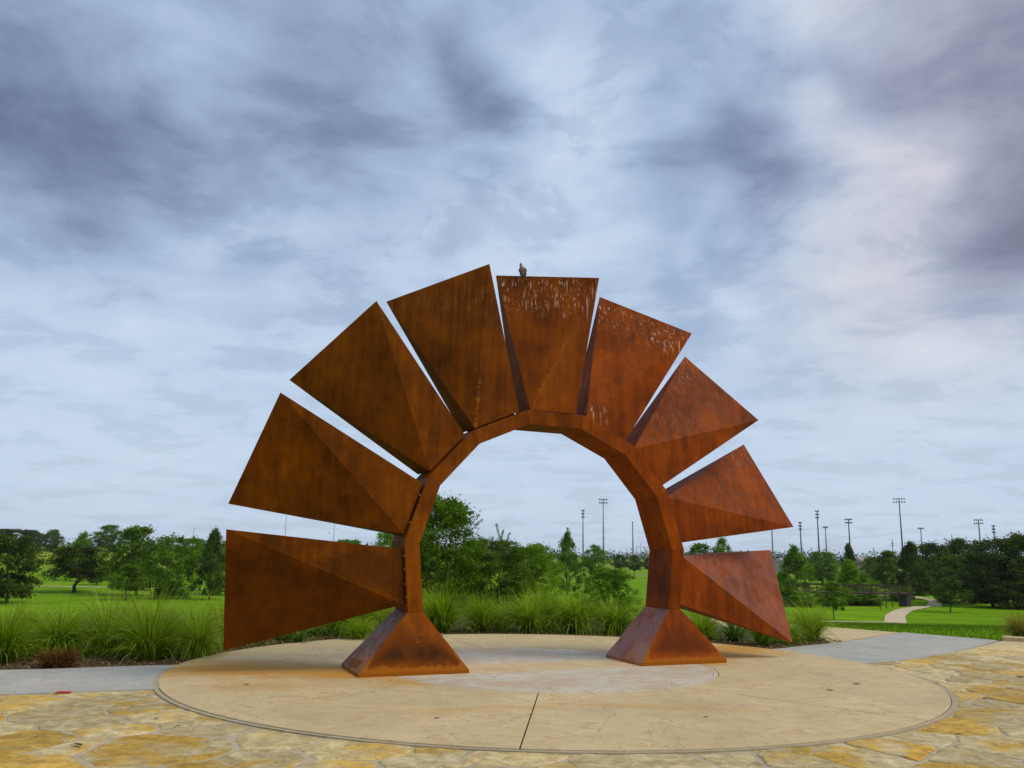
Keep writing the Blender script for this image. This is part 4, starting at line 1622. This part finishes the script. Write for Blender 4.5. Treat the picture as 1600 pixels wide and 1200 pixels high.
MASTS = [
    (1404.5, 779, 330, 2, 5, 15, 'tallest dark floodlight mast with a double lamp row, right of centre on the right', False, True),
    (1276.5, 798, 310, 3, 2, 4, 'dark floodlight mast seen edge on, behind the bright feathery tree by the panel', False, True),
    (1325.5, 811, 420, 2, 5, 9, 'floodlight mast rising behind the dark pointed tree top', False, True),
    (1289.5, 823, 560, 1, 4, 6, 'faint far floodlight mast right of the edge on mast', False, False),
    (1250, 816, 480, 3, 2, 3, 'floodlight mast above the bright feathery tree beside the panel', False, True),
    (1438.5, 825, 560, 1, 4, 7, 'faint far floodlight mast right of the tallest mast', False, False),
    (1528.5, 812, 400, 2, 5, 11, 'dark floodlight mast over the right grove, left of two', False, True),
    (1552, 821, 440, 3, 2, 3, 'dark floodlight mast over the right grove, right of two', False, True),
    (942.5, 780, 340, 2, 5, 11, 'tall grey floodlight mast with two lamp rows seen through the arch', False, False),
    (911, 797, 360, 3, 2, 3, 'grey floodlight mast seen edge on, left of the tall mast in the arch', False, False),
    (988.5, 816, 430, 3, 1, 2, 'thin grey mast right of the tall mast in the arch', False, False),
    (1205, 806, 400, 2, 3, 5, 'floodlight mast hidden behind the lower right panels', False, False),
]
for a in MASTS:
    mast(*a)


def thin_pole(px, top_y, dist, label, cross=False, rad=.55, name='utility_pole', mat='timber'):
    p = at(px, top_y, dist)
    z0 = ground_z(p.x, p.y)
    e = empty(name, (p.x, p.y, z0), math.atan2(p.y, p.x) - math.pi / 2)
    tag(e, label, 'pole', 'far poles')
    u = dist / F_PX
    H_ = p.z - z0
    MB().tube([(0, 0, 0), (0, 0, H_)], [u * rad * 1.3, u * rad], 7).build('pole', M[mat], e, True)
    if cross:
        for dz_, w in ((u * 6, u * 4.5), (u * 9.5, u * 5.5)):
            MB().box((0, 0, H_ - dz_), (w, u * .45, u * .5)).build('crossarm', M[mat], e)
    return p, H_


pole_a = thin_pole(1394, 843, 420, 'timber power pole with cross arms left of the tallest mast', True)
pole_b = thin_pole(1487, 835, 380, 'timber power pole with cross arms above the right grove', True)
pole_c = thin_pole(1365, 855, 520, 'small far power pole left of the two larger power poles')
thin_pole(447.5, 806, 300, 'thin pole in the gap between the two lowest left panels, left one', rad=.45, name='flag_pole', mat='steel')
thin_pole(523, 812, 300, 'thin pole in the gap between the two lowest left panels, right one', rad=.4, name='flag_pole', mat='steel')
thin_pole(303.5, 824, 300, 'thin pole on the skyline left of the dark pointed tree', rad=.4, name='flag_pole', mat='steel')
for i, (q, ang) in enumerate(((1001, 848), (1008, 852), (995, 853))):
    thin_pole(q, ang, 480, ('thin netting post touching the right leg in the arch', 'shortest netting post touching the right leg in the arch',
                           'netting post left of the others in the arch')[i], rad=.35, name='net_post', mat='steel')
# power lines
chain = [at(1330, 866, 560), pole_c[0], pole_a[0], pole_b[0], at(1660, 822, 345)]
wl = MB()
for dz_ in (-1.6, -2.6):
    for a, b in zip(chain, chain[1:]):
        pts = [a.lerp(b, f) + Vector((0, 0, dz_ - 4 * .9 * f * (1 - f))) for f in [k / 8 for k in range(9)]]
        wl.tube(pts, .045, 4, cap=False)
wire = wl.build('power_line', M['dark_steel'])
tag(wire, 'faint sagging power lines strung between the poles on the right', 'power line')

# low far buildings
def building(px0, px1, top_y, dist, label):
    a, b = at(px0, top_y, dist), at(px1, top_y, dist)
    z0 = ground_z((a.x + b.x) / 2, dist)
    w = b.x - a.x
    h = (a.z + b.z) / 2 - z0
    e = empty('building', ((a.x + b.x) / 2, dist, z0))
    tag(e, label, 'building')
    MB().box((0, 0, h * .38), (w, 12, h * .76)).build('wall', M['wall'], e)
    v = [(-w / 2 - .5, -7, h * .76), (w / 2 + .5, -7, h * .76), (w / 2 + .5, 7, h * .76), (-w / 2 - .5, 7, h * .76), (-w / 2, 0, h), (w / 2, 0, h)]
    o = mesh_obj('roof', v, [(0, 1, 5, 4), (2, 3, 4, 5), (0, 4, 3), (1, 2, 5), (3, 2, 1, 0)], M['roof'], e)
    for i in range(6):
        MB().box((-w / 2 + w * (i + .5) / 6, -6.04, h * .36), (w / 12, .12, h * .34)).build('window', M['dark_steel'], e)


building(1338, 1392, 871, 330, 'long low pale building behind the trees right of the sculpture')
building(782, 800, 858, 420, 'small pale building peeping over the bushes in the arch')
building(1010, 1062, 861, 520, 'low far building beside the right leg of the arch')
building(1216, 1244, 872, 330, 'low pale building between the lowest right panel and the feathery tree')

# ------------------------------------------------------------------ litter on the slab
lrnd = random.Random(12)
LEAF = [(1339, 1071, .055, 'dark curled leaf on the right part of the round slab'), (683, 1125, .030, 'single dark leaf crumb below the left base'),
        (610, 1066, .022, 'tiny dark leaf by the front corner of the left base'), (385, 1072, .040, 'dark leaf on the rust stained left part of the slab'),
        (1542, 1093, .070, 'dark leaf litter on the flagstones right of the slab'), (1595, 1059, .070, 'dark leaf litter on the flagstones at the right picture edge'),
        (278, 1136, .032, 'small dark leaf on the flagstones left of the slab'), (244, 1124, .035, 'brown leaf on the flagstones near the left walk'),
        (122, 1166, .060, 'brown leaf in a joint of the ochre flagstones'), (1297, 1081, .05, 'pale brown leaf sliver on the right of the slab'),
        (1103, 1123, .030, 'tiny leaf curl on the front right of the slab'), (1498, 1149, .035, 'dark leaf on the ochre stone right of the slab')]
m_leaf = leaf_material('dead_leaf', [(.02, .013, .008), (.05, .03, .015), (.10, .06, .03)], .1, .8)
for (px, py, s, lb) in LEAF:
    r_ = ray(px, py)
    t_ = -CAM_H / r_.z
    x, y = r_.x * t_, r_.y * t_
    V = []
    for i in range(6):
        f = i / 5
        w = math.sin(math.pi * (.08 + .88 * f)) * .38
        for sd in (-1, 0, 1):
            V.append(((f - .5) * 2 * s, sd * w * s, .006 + (abs(sd) * .35 * w + .25 * (f - .5) ** 2) * s))
    Fc = [(3 * i + j, 3 * i + j + 1, 3 * i + j + 4, 3 * i + j + 3) for i in range(5) for j in (0, 1)]
    o = mesh_obj('fallen_leaf', V, Fc, m_leaf, loc=(x, y, .013 if (Vector((x, y)) - DC).length < DR else .004), smooth=True)
    o.rotation_euler = (0, 0, lrnd.uniform(-.7, .7))
    fattr(o, 'tone', [lrnd.random() * .8] * len(V))
    tag(o, lb, 'leaf', 'leaf litter')
r_ = ray(100, 1083)
t_ = -CAM_H / r_.z
mb = MB()
mb.box((0, 0, .012), (.16, .035, .016)).box((-.055, -.03, .010), (.03, .07, .012))
rd = mb.build('plastic_scrap', plain('red_plastic', (.45, .015, .012), .4, .5), loc=(r_.x * t_, r_.y * t_, .0))
bevel(rd, .004, 2)
tag(rd, 'small bright red plastic scrap at the edge of the left walk', 'litter')

# ------------------------------------------------------------------ thin summer haze
hz = MB().box((0, (ys[-1] + ys[0]) / 2, 11.5), (2 * xs[-1] + 20, ys[-1] - ys[0] + 20, 36)).build('haze', None)
hm = bpy.data.materials.new('haze_air')
hm.use_nodes = True
ht_ = NT(hm.node_tree)
ht_.n.clear()
pv = ht_.new('ShaderNodeVolumePrincipled')
pv.inputs['Color'].default_value = (.88, .93, 1.0, 1)
pv.inputs['Density'].default_value = .00010
pv.inputs['Anisotropy'].default_value = .3
hout = ht_.new('ShaderNodeOutputMaterial')
ht_.l.new(pv.outputs[0], hout.inputs['Volume'])
hz.data.materials.append(hm)
recalc(hz)
tag(hz, kind='stuff')
